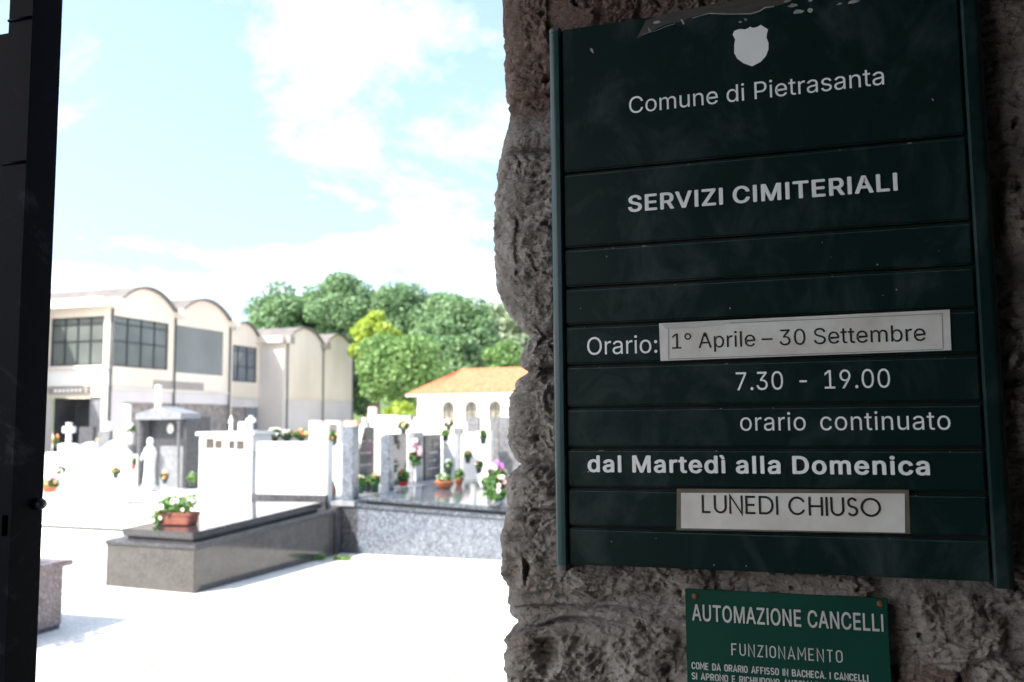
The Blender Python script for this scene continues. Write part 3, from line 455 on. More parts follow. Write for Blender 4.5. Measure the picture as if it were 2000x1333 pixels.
def stroke_glyph(ch, w, r, rv):
    """capital letters of unit height drawn as strokes; w: width, r / rv: corner radii"""
    e = 0.06; hi = 1 - e; mid = 0.5
    O = arc(w-r, hi-rv, r, rv, 0, 90) + arc(r, hi-rv, r, rv, 90, 180) + arc(r, e+rv, r, rv, 180, 270) + arc(w-r, e+rv, r, rv, 270, 360); O.append(O[0])
    b = min(r, 0.22)
    return {
     'A': [[(0, 0), (w/2, 1), (w, 0)], [(w*0.17, 0.30), (w*0.83, 0.30)]],
     'B': [[(0, 0), (0, 1)], [(0, hi), (w-b, hi)] + arc(w-b, (hi+mid)/2, b*0.9, (hi-mid)/2, 90, -90) + [(0, mid)], [(0, mid), (w-b, mid)] + arc(w-b, (mid+e)/2, b, (mid-e)/2, 90, -90) + [(0, e)]],
     'C': [arc(w-r, hi-rv, r, rv, 28 if r > .4 else 0, 90) + arc(r, hi-rv, r, rv, 90, 180) + arc(r, e+rv, r, rv, 180, 270) + arc(w-r, e+rv, r, rv, 270, 332 if r > .4 else 360)],
     'D': [[(0, 0), (0, 1)], [(0, hi), (w-r, hi)] + arc(w-r, hi-rv, r, rv, 90, 0) + arc(w-r, e+rv, r, rv, 0, -90) + [(0, e)]],
     'E': [[(0, 0), (0, 1)], [(0, hi), (w, hi)], [(0, mid), (w*0.9, mid)], [(0, e), (w, e)]],
     'F': [[(0, 0), (0, 1)], [(0, hi), (w, hi)], [(0, mid), (w*0.88, mid)]],
     'H': [[(0, 0), (0, 1)], [(w, 0), (w, 1)], [(0, mid), (w, mid)]],
     'I': [[(0, 0), (0, 1)]],
     'K': [[(0, 0), (0, 1)], [(w, 1), (0, 0.40)], [(w*0.35, 0.6), (w, 0)]],
     'L': [[(0, 1), (0, e), (w, e)]],
     'M': [[(0, 0), (0, 1), (w/2, 0.35), (w, 1), (w, 0)]],
     'N': [[(0, 0), (0, 1), (w, 0), (w, 1)]],
     'O': [O],
     'P': [[(0, 0), (0, 1)], [(0, hi), (w-b, hi)] + arc(w-b, (hi+0.45)/2, b, (hi-0.45)/2, 90, -90) + [(0, 0.45)]],
     'R': [[(0, 0), (0, 1)], [(0, hi), (w-b, hi)] + arc(w-b, (hi+0.48)/2, b, (hi-0.48)/2, 90, -90) + [(0, 0.48)], [(w*0.5, 0.48), (w, 0)]],
     'S': [arc(w/2, (hi+mid)/2 + .005, w/2*0.92, (hi-mid)/2, 25, 270, 14) + arc(w/2, (mid+e)/2, w/2, (mid-e)/2, 90, -155, 14)],
     'T': [[(0, hi), (w, hi)], [(w/2, hi), (w/2, 0)]],
     'U': [[(0, 1), (0, e+rv)] + arc(r, e+rv, r, rv, 180, 270) + arc(w-r, e+rv, r, rv, 270, 360) + [(w, 1)]],
     'Z': [[(0, hi), (w, hi), (0, e), (w, e)]],
     '.': [[(0, 0), (0, 0.14)]],
    }[ch]
def stroke_text(text, font, space, track):
    out = []; x = 0.0
    W_ = {'din': {'I': 0.0, 'M': 0.62, 'A': 0.56, 'E': 0.42, 'L': 0.42, 'F': 0.42, 'T': 0.50, '.': 0.0, 'N': 0.50, 'Z': 0.46},
          'round': {'O': 0.94, 'C': 0.84, 'D': 0.70, 'I': 0.0, 'U': 0.62, 'N': 0.66, 'E': 0.50, 'L': 0.44, 'H': 0.66, 'S': 0.46}}[font]
    for ch in text:
        if ch == ' ': x += space; continue
        w = W_.get(ch, 0.47)
        if font == 'din': r = min(0.235, w/2) if w else 0; rv = min(0.25, 0.44)
        else: r = w/2 if w else 0; rv = 0.44 if ch in 'OCD' else min(r, 0.40)
        if font == 'round' and ch == 'D': r = 0.40
        out += [[(p[0] + x, p[1]) for p in st] for st in stroke_glyph(ch, w, r, rv)]
        x += w + 0.26 + track
    return out, max(p[0] for st in out for p in st)

# ------------------------------------------------------------------ setting: ground, hill
def grid_sheet(xs, ys, zf):
    v = [(x, y, zf(x, y)) for y in ys for x in xs]; n = len(xs)
    f = [(j*n+i, j*n+i+1, (j+1)*n+i+1, (j+1)*n+i) for j in range(len(ys)-1) for i in range(n-1)]
    return v, f
g = MB(); g.add(*grid_sheet([-900, -200, -60, -20, 0, 20, 60, 200, 900], [-300, -60, -10, 0, 10, 40, 120, 300, 900], lambda x, y: 0.0))
struct(g.build('ground', 'gravel'))
g = MB(); g.add(*grid_sheet([-60, -2.7, 60], [-60, -10, 1.6], lambda x, y: 0.002)); struct(g.build('unseen_road', 'unseen_asphalt'))  # unseen dark sheet added to cut light bounced up at the sign
h = MB(); xs = np.linspace(-260, 180, 60); ys = np.linspace(112, 260, 16)
h.add(*grid_sheet(xs, ys, lambda x, y: -0.5 + 14 * min(1, (y - 112) / 90) + 2.5 * math.sin(x * 0.05) * min(1, (y-112)/60)))
struct(h.build('hill', 'hillside', smooth=True))

# ------------------------------------------------------------------ rough stone gate pier the sign hangs on
WALL_Y = 1.045
sil = [(1333,982),(1280,984),(1250,991),(1215,1000),(1208,990),(1195,984),(1150,985),(1130,977),(1080,976),(1040,980),(1000,985),(970,985),(935,991),(915,1006),(905,1001),(875,990),(840,990),(800,993),(775,996),(745,1010),
       (725,1024),(712,1013),(695,1010),(680,1018),(660,1027),(640,1014),(620,1000),(590,986),(550,970),(500,964),(430,966),(380,970),(330,972),(300,969),(270,978),(245,986),(225,990),(190,992),(150,989),(120,988),(50,986),(0,986)]
sil_xz = sorted((aty(px, py, WALL_Y)[2], aty(px, py, WALL_Y)[0]) for py, px in sil)
sil_z = np.array([a for a, b in sil_xz]); sil_x = np.array([b for a, b in sil_xz])
def pz(px, py): q = aty(px, py, WALL_Y); return q[0], q[2]
# stones: centre px, half size px, reddish, dome
STN = [((1080, 40), (190, 150), 1, 1.0), ((1420, -40), (170, 120), 0.9, 0.9), ((1030, 465), (110, 185), 0, 1.15), ((1230, 430), (120, 200), 0.1, 0.8),
       ((1060, 688), (55, 34), 0, 0.9), ((1050, 812), (80, 88), 0.0, 1.0), ((1190, 760), (70, 120), 0.2, 0.8), ((1060, 950), (90, 42), 0.1, 0.8), ((1050, 1075), (85, 90), 0.1, 1.0),
       ((1190, 1128), (90, 40), 0.15, 0.6), ((1330, 1110), (80, 60), 0.2, 0.7), ((1080, 1290), (110, 62), 0.1, 1.0), ((1275, 1285), (85, 70), 0.05, 0.9),
       ((1560, 1130), (140, 60), 0.3, 0.8), ((1850, 1230), (110, 95), 0.25, 1.1), ((1560, 1290), (170, 90), 0.1, 0.8), ((2000, 1080), (60, 110), 0.2, 1.0), ((2010, 860), (75, 100), 0.2, 0.9), ((1985, 640), (70, 95), 0.1, 1.0),
       ((2000, 420), (80, 100), 0.2, 1.1), ((1990, 200), (80, 95), 0.1, 1.0), ((1975, 20), (100, 75), 0.4, 1.0), ((1700, -60), (120, 110), 0.7, 1.0), ((1980, 1340), (90, 60), 0.2, 1.0)]
stones = []
for (cx, cy), (ax, ay), red, dome in STN:
    X, Z = pz(cx, cy); X2, Z2 = pz(cx + ax, cy + ay); stones.append((X, Z, abs(X2 - X), abs(Z2 - Z), red, dome))
rg = random.Random(3)
zz = 0.12
while zz < 3.0:
    hh = rg.uniform(0.07, 0.13); xx = -0.30 + rg.uniform(-0.1, 0.05)
    while xx < 2.6:
        ww = rg.uniform(0.08, 0.17)
        if not (1.16 < zz < 2.03 and xx < 0.34): stones.append((xx + ww, zz + hh * 0.5, ww, hh * 0.62, rg.choice([0, 0.1, 0.5, 0.9]), rg.uniform(0.7, 1.2)))
        xx += 2 * ww + 0.012
    zz += hh * 1.12
holes = [(pz(1014, 1112), 0.012, 0.022), (pz(1073, 1277), 0.0145, 0.03), (pz(1003, 440), 0.008, 0.014), (pz(1002, 205), 0.008, 0.016), (pz(1075, 730), 0.01, 0.012)]
def masonry_fields(s, z, X, Y):
    """height, stone weight and redness over the unrolled face"""
    ws = s + 0.012 * vnoise(s*14, z*14, s*0, 5) + 0.005 * vnoise(s*45, z*45, s*0, 6)
    wz = z + 0.010 * vnoise(s*12, z*12, s*0, 8) + 0.005 * vnoise(s*50, z*50, s*0, 9)
    best = np.full(s.shape, 9.0); red = np.zeros(s.shape); dome = np.full(s.shape, 0.8)
    for (cx, cz, ax, az, rd, dm) in stones:
        d = (np.abs((ws - cx) / ax) ** 2.6 + np.abs((wz - cz) / az) ** 2.6) ** (1 / 2.6)
        m = d < best; best = np.where(m, d, best); red = np.where(m, rd, red); dome = np.where(m, dm, dome)
    st = np.clip((1.22 - best) / 0.30, 0, 1); st = st * st * (3 - 2 * st)
    rounding = np.sqrt(np.clip(1 - (np.clip(best, 0, 1) ** 3), 0, 1))
    wx = ws + 0.0015 * fbm(s, z, Y, 60, 2, 61); wy = z + 0.0015 * fbm(s, z, Y, 60, 2, 67)
    strat = np.abs(fbm(wx * 0.42, wy * 1.25, Y, 30, 4, 21, 0.55))
    crag = np.abs(fbm(wx, wy, Y, 40, 5, 31, 0.6)); crag2 = 1 - np.abs(fbm(wx * 0.8, wy * 1.2, Y, 85, 3, 37, 0.6))
    def ledges(freq, warp, seed):
        """broken horizontal beds: each juts out at its top and slopes back below"""
        t = z * freq + warp * fbm(s * 0.8, z * 0.8, Y, 11, 4, seed, 0.55) + 1.3 * vnoise(np.floor(s * 9 + 1.5 * vnoise(s * 14, z * 14, Y, seed + 1)), s * 0, s * 0, seed + 2)
        f = t - np.floor(t); step = np.minimum(f / 0.82, (1 - f) / 0.18)
        return step * (0.55 + 0.9 * hash3(np.floor(t).astype(np.int64), s.astype(np.int64) * 0, s.astype(np.int64) * 0, seed + 3))
    amp = np.clip(0.55 + 0.9 * fbm(s, z, Y, 9, 2, 71), 0.1, 1.2)
    lay = 0.0105 * amp * (ledges(27, 1.5, 81) - 0.45) + 0.0032 * (ledges(85, 2.2, 91) - 0.45)
    rough = 0.0080 * fbm(s, z, Y, 17, 3, 1) + lay + 0.0035 * (strat - 0.4) + 0.0040 * (crag - 0.45) + 0.0030 * (crag2 - 0.6) + 0.0016 * fbm(s, z, Y, 150, 3, 33, 0.7)
    pit2 = np.clip(fbm(wx, wy, Y, 44, 3, 47, 0.6) - 0.95, 0, 1)
    hgt = st * (0.012 * dome * rounding + rough - 0.030 * pit2) + (1 - st) * (-0.002 + 0.35 * lay + 0.0034 * fbm(s, z, Y, 16, 3, 51) + 0.0030 * (np.abs(fbm(wx * 0.5, wy, Y, 34, 4, 57, 0.5)) - 0.4) + 0.0010 * fbm(s, z, Y, 150, 3, 53, 0.7))
    # deep raked joints that run across the visible strip beside the sign
    for jx, jy, jw, jd, jl in ((1040, 655, 9, 0.020, 90), (1030, 716, 7, 0.016, 80), (1020, 908, 8, 0.015, 110), (1060, 300, 5, 0.010, 120), (1060, 1195, 5, 0.010, 300), (1080, 1222, 6, 0.012, 260), (1040, 190, 6, 0.010, 100), (1030, 1000, 5, 0.008, 90)):
        cx_, cz_ = pz(jx, jy); w_ = jw * 0.00058; zz_ = z - cz_ - 0.004 * vnoise(s * 30, s * 0, s * 0, int(jy)) - 0.008 * vnoise(s * 9, s * 0, s * 0, int(jy) + 1)
        hgt = hgt - jd * np.exp(-(zz_ / w_) ** 2) * np.exp(-((s - cx_) / (jl * 0.00058)) ** 4)
    for (hx, hz), hr, hd in holes:
        q = ((s - hx) ** 2 + ((z - hz) * 0.85) ** 2) / hr ** 2; hgt = hgt - hd * np.exp(-q * q * 0.8)
    return hgt, st, red
def pier(name, label, xr, fine):
    zs = np.concatenate([np.arange(0, 1.16, 0.03), np.arange(1.16, 2.03, 0.0015 if fine else 0.02), np.arange(2.03, 3.02, 0.03)])
    jy = np.arange(1.62, WALL_Y + 0.03, -(0.006 if fine else 0.03)); ang = np.linspace(0, math.pi/2, 16)[1:-1]
    fx = np.concatenate([np.arange(0.03, 0.66, 0.0015 if fine else 0.02), np.arange(0.66, xr, 0.04)])
    rc = 0.03
    bx = np.concatenate([np.zeros(len(jy)), rc - rc*np.cos(ang), fx]); by = np.concatenate([jy, WALL_Y + rc - rc*np.sin(ang), np.full(len(fx), WALL_Y)])
    nx = np.concatenate([-np.ones(len(jy)), -np.cos(ang), np.zeros(len(fx))]); ny = np.concatenate([np.zeros(len(jy)), -np.sin(ang), -np.ones(len(fx))])
    ss = np.concatenate([-(jy - WALL_Y - rc) - rc*0.5, -rc*0.5 + rc*1.57*ang/(math.pi/2)*0.9, fx])
    xe = np.interp(zs, sil_z, sil_x)
    X0 = xe[:, None] + bx[None] - 0.0045; keep = np.clip(1 - bx / 0.12, 0, 1)[None]
    X0 = X0 * keep + (bx[None] + float(np.mean(sil_x))) * (1 - keep)
    Zg = np.repeat(zs[:, None], len(bx), 1); Yg = np.repeat(by[None], len(zs), 0); Sg = np.repeat(ss[None], len(zs), 0) + float(np.mean(sil_x)); Sg = np.where(bx[None] > 0.03, X0, Sg + 0.0 * X0)
    hgt, st, red = masonry_fields(Sg, Zg, X0, Yg)
    edge = 1 - 0.45 * np.exp(-((bx - 0.01) / 0.03) ** 2)[None]
    hgt = hgt * edge
    # the stone was dressed back where the two plates hang
    flat = (Sg > -0.14) & (Sg < 0.125) & (Zg < 1.325) & (Zg > 1.10); hgt = np.where(flat, np.minimum(hgt, 0.0095), hgt)
    flat = (Sg > -0.27) & (Sg < 0.225) & (Zg > 1.325); hgt = np.where(flat, np.minimum(hgt, 0.0165), hgt)
    X = X0 + np.maximum(hgt, -0.012) * nx[None] * 0.6; Y = Yg + hgt * ny[None]; Z = Zg + 0.25 * hgt * 0
    nz_, nc = X.shape
    V = np.stack([X, Y, Z], -1).reshape(-1, 3)
    a = (np.arange(nz_-1)[:, None] * nc + np.arange(nc-1)[None]).reshape(-1)
    Fq = np.stack([a, a+1, a+nc+1, a+nc], 1)
    me = bpy.data.meshes.new(name); me.vertices.add(len(V)); me.vertices.foreach_set('co', V.reshape(-1))
    me.loops.add(len(Fq) * 4); me.loops.foreach_set('vertex_index', Fq.reshape(-1).astype(np.int32))
    me.polygons.add(len(Fq)); me.polygons.foreach_set('loop_start', np.arange(0, len(Fq)*4, 4, dtype=np.int32))
    me.polygons.foreach_set('use_smooth', np.ones(len(Fq), bool))
    ca = me.color_attributes.new('kind', 'FLOAT_COLOR', 'POINT')
    cc = np.stack([st, red, np.zeros_like(st), np.ones_like(st)], -1).reshape(-1).astype(np.float32); ca.data.foreach_set('color', cc)
    me.update(calc_edges=True); me.validate(); me.materials.append(MATS['masonry'])
    o = bpy.data.objects.new(name, me); COL.objects.link(o); ROOT[o.name] = Vector((0, 0, 0))
    return tag(o, label, 'stone wall')
pier('stone_wall', 'rough grey and reddish rubble stone gate pier behind the green sign', 3.2, True)
# unseen porch shell added to keep the pier and the gate in shade (overhead and behind the camera, outside the picture)
b = MB(); b.box(-2.2, 3.4, -3.4, 1.62, 3.02, 3.2); struct(b.build('shade_ceiling', 'blocker_plaster'))
b = MB(); b.box(0.95, 1.2, -1.45, 1.02, 0.0, 3.018); struct(b.build('wall', 'blocker_plaster'))  # added light blocker on the right, out of view
b = MB(); b.box(-1.0, 0.948, -1.45, -1.2, 0.0, 3.018); struct(b.build('wall', 'blocker_plaster'))  # added light blocker behind the camera, so light rakes in from the left
b = MB(); b.add([(-2.6, -3.4, 0.008), (0.94, -3.4, 0.008), (0.94, 1.62, 0.008), (-2.6, 1.62, 0.008)], [(0, 1, 2, 3)]); struct(b.build('floor', 'unseen_floor'))  # unseen dark floor, added to cut bounced light

# ------------------------------------------------------------------ steel gate leaf
GX = -1.062
gate = thing('gate', (GX - 0.5, 1.02, 0), 'dark glossy steel gate leaf with latch notch, standing at the left of the opening', 'gate')
gy0 = 0.985; gy1 = 1.04
z_open = aty(10, 58, gy0)[2]; x_open = aty(18, 30, gy0)[0]
b = MB()
zn0, zn1 = aty(66, 1050, gy0)[2], aty(66, 1008, gy0)[2]; hx0, hx1 = GX - 0.016, GX - 0.005
b.box(x_open, GX, gy0, gy1, 0.06, zn0); b.box(x_open, hx0, gy0, gy1, zn0, zn1); b.box(hx1, GX, gy0, gy1, zn0, zn1); b.box(x_open, GX, gy0, gy1, zn1, 2.75)
b.build('stile', 'gate_paint', gate)
b = MB(); b.box(GX - 1.0, x_open - 0.001, gy0 + 0.008, gy1 - 0.008, 0.06, z_open); b.build('panel', 'gate_paint', gate, bevel=0.003)
b = MB(); b.box(GX - 1.0, x_open - 0.001, gy0, gy1, 2.64, 2.75); b.build('top_rail', 'gate_paint', gate, bevel=0.003)
b = MB(); b.box(GX - 1.06, GX - 1.001, gy0, gy1, 0.06, 2.75); b.build('stile', 'gate_paint', gate, bevel=0.003)
for (pa, pb) in (((3, 322), (88, 305)), ((18, 42), (108, 18))):
    b = MB(); qa = aty(*pa, gy0); b.tube([(x_open - 0.0, gy0 - 0.001, qa[2]), (GX - 0.002, gy0 - 0.001, qa[2])], 0.0022, 6)
    b.build('weld_seam', 'gate_paint', gate, smooth=True)
q = aty(86, 985, gy1 - 0.01)
b = MB(); b.lathe([(0.0, 0), (0.008, 0.001), (0.0085, 0.004), (0.008, 0.009), (0.006, 0.0125), (0.0, 0.0135)], (0, 0, 0), 16)
b.v = [(GX - 0.001 + v[2], gy1 - 0.009 + v[0], q[2] + v[1]) for v in b.v]
b.build('latch_knob', 'dark_frame', gate, smooth=True)

# ------------------------------------------------------------------ big slatted sign
FY = 1.0
LX0, LX1 = -0.2615, -0.2465; SX0, SX1 = -0.2455, 0.1945; RX0, RX1 = 0.1962, 0.2155
ZT = [0.4785, 0.2972, 0.2047, 0.1570, 0.1115, 0.0641, 0.0140, -0.0332, -0.0792, -0.1242, -0.1692]
ZT = [EYE + v for v in ZT]
sign = thing('sign_board', (-0.02, 1.02, ZT[-1]), 'large dark green slatted sign board with white opening hours lettering on the stone pier', 'sign')
b = MB(); b.box(LX0 + 0.004, RX1 - 0.004, 1.0075, 1.026, ZT[-1] + 0.004, ZT[0] - 0.004); b.build('back_plate', 'black_gap', sign)
def post(x0, x1, z0, z1, side):
    n = 8; pr = []
    yf = FY - 0.0045; yb = FY + 0.026; w = x1 - x0; r = 0.0085
    if side < 0:
        pr = [(x1, yb), (x0, yb)] + [(x0 + r - r*math.cos(a), yf + r - r*math.sin(a)) for a in np.linspace(0, math.pi/2, n)] + [(x1 - 0.002, yf), (x1, yf + 0.003)]
    else:
        pr = [(x0, yb), (x0, yf + 0.003), (x0 + 0.002, yf)] + [(x1 - r + r*math.sin(a), yf + r - r*math.cos(a)) for a in np.linspace(0, math.pi/2, n)] + [(x1, yb)]
    return MB().prism(pr[::-1], z0, z1, 'z')
post(LX0, LX1, ZT[-1] + 0.0005, ZT[0] - 0.004, -1).build('post', 'post_paint', sign, bevel=0)
post(RX0, RX1, ZT[-1] - 0.004, ZT[0] + 0.004, 1).build('post', 'slat_paint', sign)
b = post(LX0 + 0.001, LX1 - 0.0005, ZT[-1] - 0.006, ZT[-1], -1); b.v = [(x, y + 0.002, z) for x, y, z in b.v]; b.build('end_cap', 'post_cap', sign)
b = post(LX0 - 0.0003, LX1 + 0.0003, ZT[0] - 0.0035, ZT[0] + 0.0015, -1); b.build('end_cap', 'post_cap', sign)
slats = []
for i in range(10):
    zt, zb = ZT[i] - (0 if i == 0 else 0.0016), ZT[i+1] + 0.0016
    b = MB(); b.box(SX0, SX1, FY, FY + 0.0115, zb, zt)
    slats.append(b.build('slat', 'slat_paint', sign, bevel=0.0019, seg=3))
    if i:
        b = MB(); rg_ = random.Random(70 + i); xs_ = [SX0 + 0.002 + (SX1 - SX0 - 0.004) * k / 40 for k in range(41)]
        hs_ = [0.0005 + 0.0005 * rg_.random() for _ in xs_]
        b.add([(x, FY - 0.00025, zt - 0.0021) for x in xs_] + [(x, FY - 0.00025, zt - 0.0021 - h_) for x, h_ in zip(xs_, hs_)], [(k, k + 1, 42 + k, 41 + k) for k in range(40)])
        b.build('edge_highlight', 'edge_highlight', slats[i])  # highlight along the worn top edge, painted in as a paler strip
TY = FY - 0.0004
def cap_at(px, py, ph, y): return aty(px, py - ph, y)[2] - aty(px, py, y)[2]
def lettering(slat, text, a, b_, caph, y=TY, material='vinyl_white', **kw):
    mb = MB(); set_text(mb, text, aty(*a, y), aty(*b_, y), cap_at(0.5*(a[0]+b_[0]), a[1], caph, y), y, **kw)
    return mb.build('lettering', material, slat)
lettering(slats[0], 'Comune di Pietrasanta', (1229, 223), (1727, 164.5), 33.5, space=190)
lettering(slats[1], 'SERVIZI CIMITERIALI', (1227, 415.5), (1754, 372.5), 34.0, bold=26, space=180)
lettering(slats[4], 'Orario:', (1147, 694), (1284, 689), 34.5)
lettering(slats[5], '7.30 - 19.00', (1438, 764), (1739, 756), 36, space=330, track=12)
lettering(slats[6], 'orario continuato', (1446, 842.5), (1857, 838.5), 35.5, space=330, track=18)
lettering(slats[7], 'dal Martedì alla Domenica', (1148, 925), (1817, 926), 35, bold=27, space=210, track=8)
# coat of arms left as a plain white shield
sh = [(1431, 68), (1434, 61), (1441, 58), (1447, 57), (1455, 58), (1462, 55), (1465, 52.5), (1470, 55), (1478, 53.5), (1486, 49), (1493, 53.5), (1500, 58), (1498, 66), (1497, 74), (1501, 84), (1501, 97), (1496, 110),
      (1486, 121), (1469, 130), (1452, 124), (1440, 115), (1434, 104), (1434, 88), (1436, 78)]
mb = MB(); mb.add([tuple(aty(px, py, TY)) for px, py in sh], [tuple(range(len(sh)))[::-1]]); mb.build('shield_emblem', 'vinyl_white', slats[0])
# torn tape left along the top edge, with its pale rim
tp = [(1243, 76), (1262, 40), (1300, 27), (1400, 8), (1480, -8), (1560, -22), (1545, 4), (1490, 20), (1470, 27), (1420, 28), (1380, 27), (1350, 34), (1325, 44), (1300, 48), (1275, 60), (1256, 70)]
mb = MB(); mb.add([tuple(aty(px, py, TY)) for px, py in tp], [tuple(range(len(tp)))[::-1]]); mb.build('torn_tape', 'tape_residue', slats[0])
mb = MB()
def pxline(mb, pts, wpx, y):
    ribbon(mb, [(aty(px, py, y)[0], aty(px, py, y)[2]) for px, py in pts], wpx * 1.06 / F_PX, y)
pxline(mb, [(1386, 26.5), (1420, 28), (1466, 27.5), (1484, 22), (1494, 15), (1512, 13)], 2.2, TY - 0.0002)
pxline(mb, [(1352, 36), (1375, 29), (1386, 26.5)], 1.4, TY - 0.0002)
pxline(mb, [(1253, 68), (1285, 59), (1300, 52), (1318, 47)], 1.0, TY - 0.0002)
rg = random.Random(11)
for (cx, cy, w, h_) in ((1548, 11, 12, 4), (1557, 24, 13, 5), (1582, 20, 7, 5), (1536, 3, 8, 3), (1583, 1, 6, 4), (1665, 4, 14, 4), (1640, 8, 8, 2), (1456, 39, 4, 3), (1446, 43, 4, 3), (1268, 59, 3, 5), (1283, 44, 8, 3), (1333, 43, 3, 7), (1156, 99, 3, 7)):
    pts = [(cx + w*math.cos(a)*rg.uniform(0.5, 1.1) + 0.4*h_*math.sin(a), cy - 0.35*w*math.cos(a)*0.5 + h_*math.sin(a)*rg.uniform(0.5, 1.1)) for a in np.linspace(0, 2*math.pi, 9)[:-1]]
    mb.add([tuple(aty(px, py, TY - 0.0003)) for px, py in pts], [tuple(range(8))])
mb.build('paint_chips', 'paint_chip', slats[0])
# little bare-metal nicks on the upper edges of the slats
for i in range(1, 10):
    mb = MB(); rg = random.Random(40 + i); zt = ZT[i] - 0.0016
    for k in range(rg.randint(2, 4)):
        x = rg.uniform(SX0 + 0.01, SX1 - 0.015); w = rg.choice([0.0015, 0.003, 0.006, 0.009]) * rg.uniform(0.6, 1.2); hh = rg.uniform(0.0004, 0.0011)
        z0 = zt - 0.0012 - hh
        mb.add([(x, TY, z0 + hh*0.3), (x + w*0.4, TY, z0), (x + w, TY, z0 + hh*0.4), (x + w*0.8, TY, z0 + hh), (x + w*0.2, TY, z0 + hh*0.9)], [(0, 1, 2, 3, 4)])
    if i in (2, 3, 7, 9):
        for k in range(4):
            x = rg.uniform(SX0 + 0.01, SX1 - 0.015); z0 = rg.uniform(ZT[i+1] + 0.006, zt - 0.006); w = rg.uniform(0.0006, 0.0018)
            mb.add([(x, TY, z0), (x + w, TY, z0 - w*0.3), (x + w*1.1, TY, z0 + w*0.6), (x + w*0.3, TY, z0 + w)], [(0, 1, 2, 3)])
    mb.build('paint_chips', 'paint_chip', slats[i])

# paper strips stuck over the slats
def strip(name, corners, y, thick, material, label):
    P = [aty(px, py, y) for px, py in corners]
    t = thing(name, (P[0] + P[2]) / 2, label, 'paper label', 'paper strips stuck on the sign')
    mb = MB(); mb.hexa([(p[0], y + thick, p[2]) for p in P], [(p[0], y, p[2]) for p in P]); return t, mb
t, mb = strip('paper_strip', [(1290, 705.5), (1858, 684.5), (1855, 605), (1287, 632)], TY - 0.0010, 0.0007, 'paper', 'laminated white paper strip reading 1° Aprile to 30 Settembre, taped beside Orario')
sheet = mb.build('sheet', 'paper', t)
yy = TY - 0.0014
lettering(sheet, '1° Aprile – 30 Settembre', (1313, 684), (1808, 663.5), 31, y=yy, material='ink', space=175)
mb = MB()
for pts in ([(1306, 702), (1306, 637), (1840, 613), (1842, 681.5)], [(1842, 682.5), (1306, 702)]): pxline(mb, pts, 1.1, yy)
mb.build('printed_border', 'hairline', sheet)
mb = MB()
cr = [(1291, 633.5), (1420, 627), (1500, 622), (1560, 622), (1510, 627), (1440, 629), (1400, 636), (1345, 640), (1300, 643)]
mb.add([tuple(aty(px, py, yy - 0.0002)) for px, py in cr], [tuple(range(len(cr)))[::-1]])
mb.build('stained_tape', 'notice_white', sheet)
t, mb = strip('paper_strip', [(1330, 1032), (1768, 1041), (1767, 964.5), (1330, 963)], TY - 0.0010, 0.0005, 'paper', 'white paper strip reading LUNEDI CHIUSO under clear tape on the lower slat')
sheet = mb.build('sheet', 'paper', t)
lettering(sheet, 'LUNEDI CHIUSO', (1373, 1004), (1719, 1009), 36.5, y=yy, material='ink', font='round', space=0.42, weight=0.118)
mb = MB(); P = [aty(px, py, TY - 0.0003) for px, py in ((1321, 1036), (1778, 1043), (1775, 957), (1322, 955))]
mb.add([tuple(p) for p in P], [(0, 1, 2, 3)]); mb.build('clear_tape', 'clear_tape', t)

# ------------------------------------------------------------------ small notice below
NY = 1.03
nx0, nx1 = aty(1340, 1240, NY)[0], aty(1738, 1260, NY)[0]; nzt = 0.5 * (aty(1340, 1151, NY)[2] + aty(1736, 1169, NY)[2])
no = thing('notice_plate', ((nx0 + nx1) / 2, NY, nzt - 0.17), 'small bright green metal notice about the automatic gates, screwed below the slatted sign', 'sign')
b = MB(); b.box(nx0, nx1, NY, NY + 0.003, nzt - 0.17, nzt); plate = b.build('plate', 'notice_green', no, bevel=0.0008)
ny = NY - 0.0003
lettering(plate, 'AUTOMAZIONE CANCELLI', (1352, 1213.5), (1726, 1232.5), 33, y=ny, material='notice_white', bold=15, space=230)
lettering(plate, 'FUNZIONAMENTO', (1430, 1281), (1645, 1294.5), 24, y=ny, material='notice_white', font='din', track=0.06, weight=0.10)
lettering(plate, 'COME DA ORARIO AFFISSO IN BACHECA. I CANCELLI', (1352, 1309), (1695, 1330), 13.5, y=ny, material='notice_white', font='din', space=0.5, weight=0.17)
lettering(plate, 'SI APRONO E RICHIUDONO AUTOMATICAMENTE', (1352, 1329), (1672, 1350), 13.5, y=ny, material='notice_white', font='din', space=0.5, weight=0.17)
for (px, py) in ((1357, 1165), (1719, 1179)):
    c = aty(px, py, NY); b = MB(); b.lathe([(0.0, 0), (0.0034, 0.0), (0.0034, 0.0008), (0.002, 0.0016), (0.0, 0.0017)], (0, 0, 0), 14)
    b.v = [(c[0] + v[0], NY - v[2], c[2] + v[1]) for v in b.v]; b.build('screw', 'rust_screw', no, smooth=False)
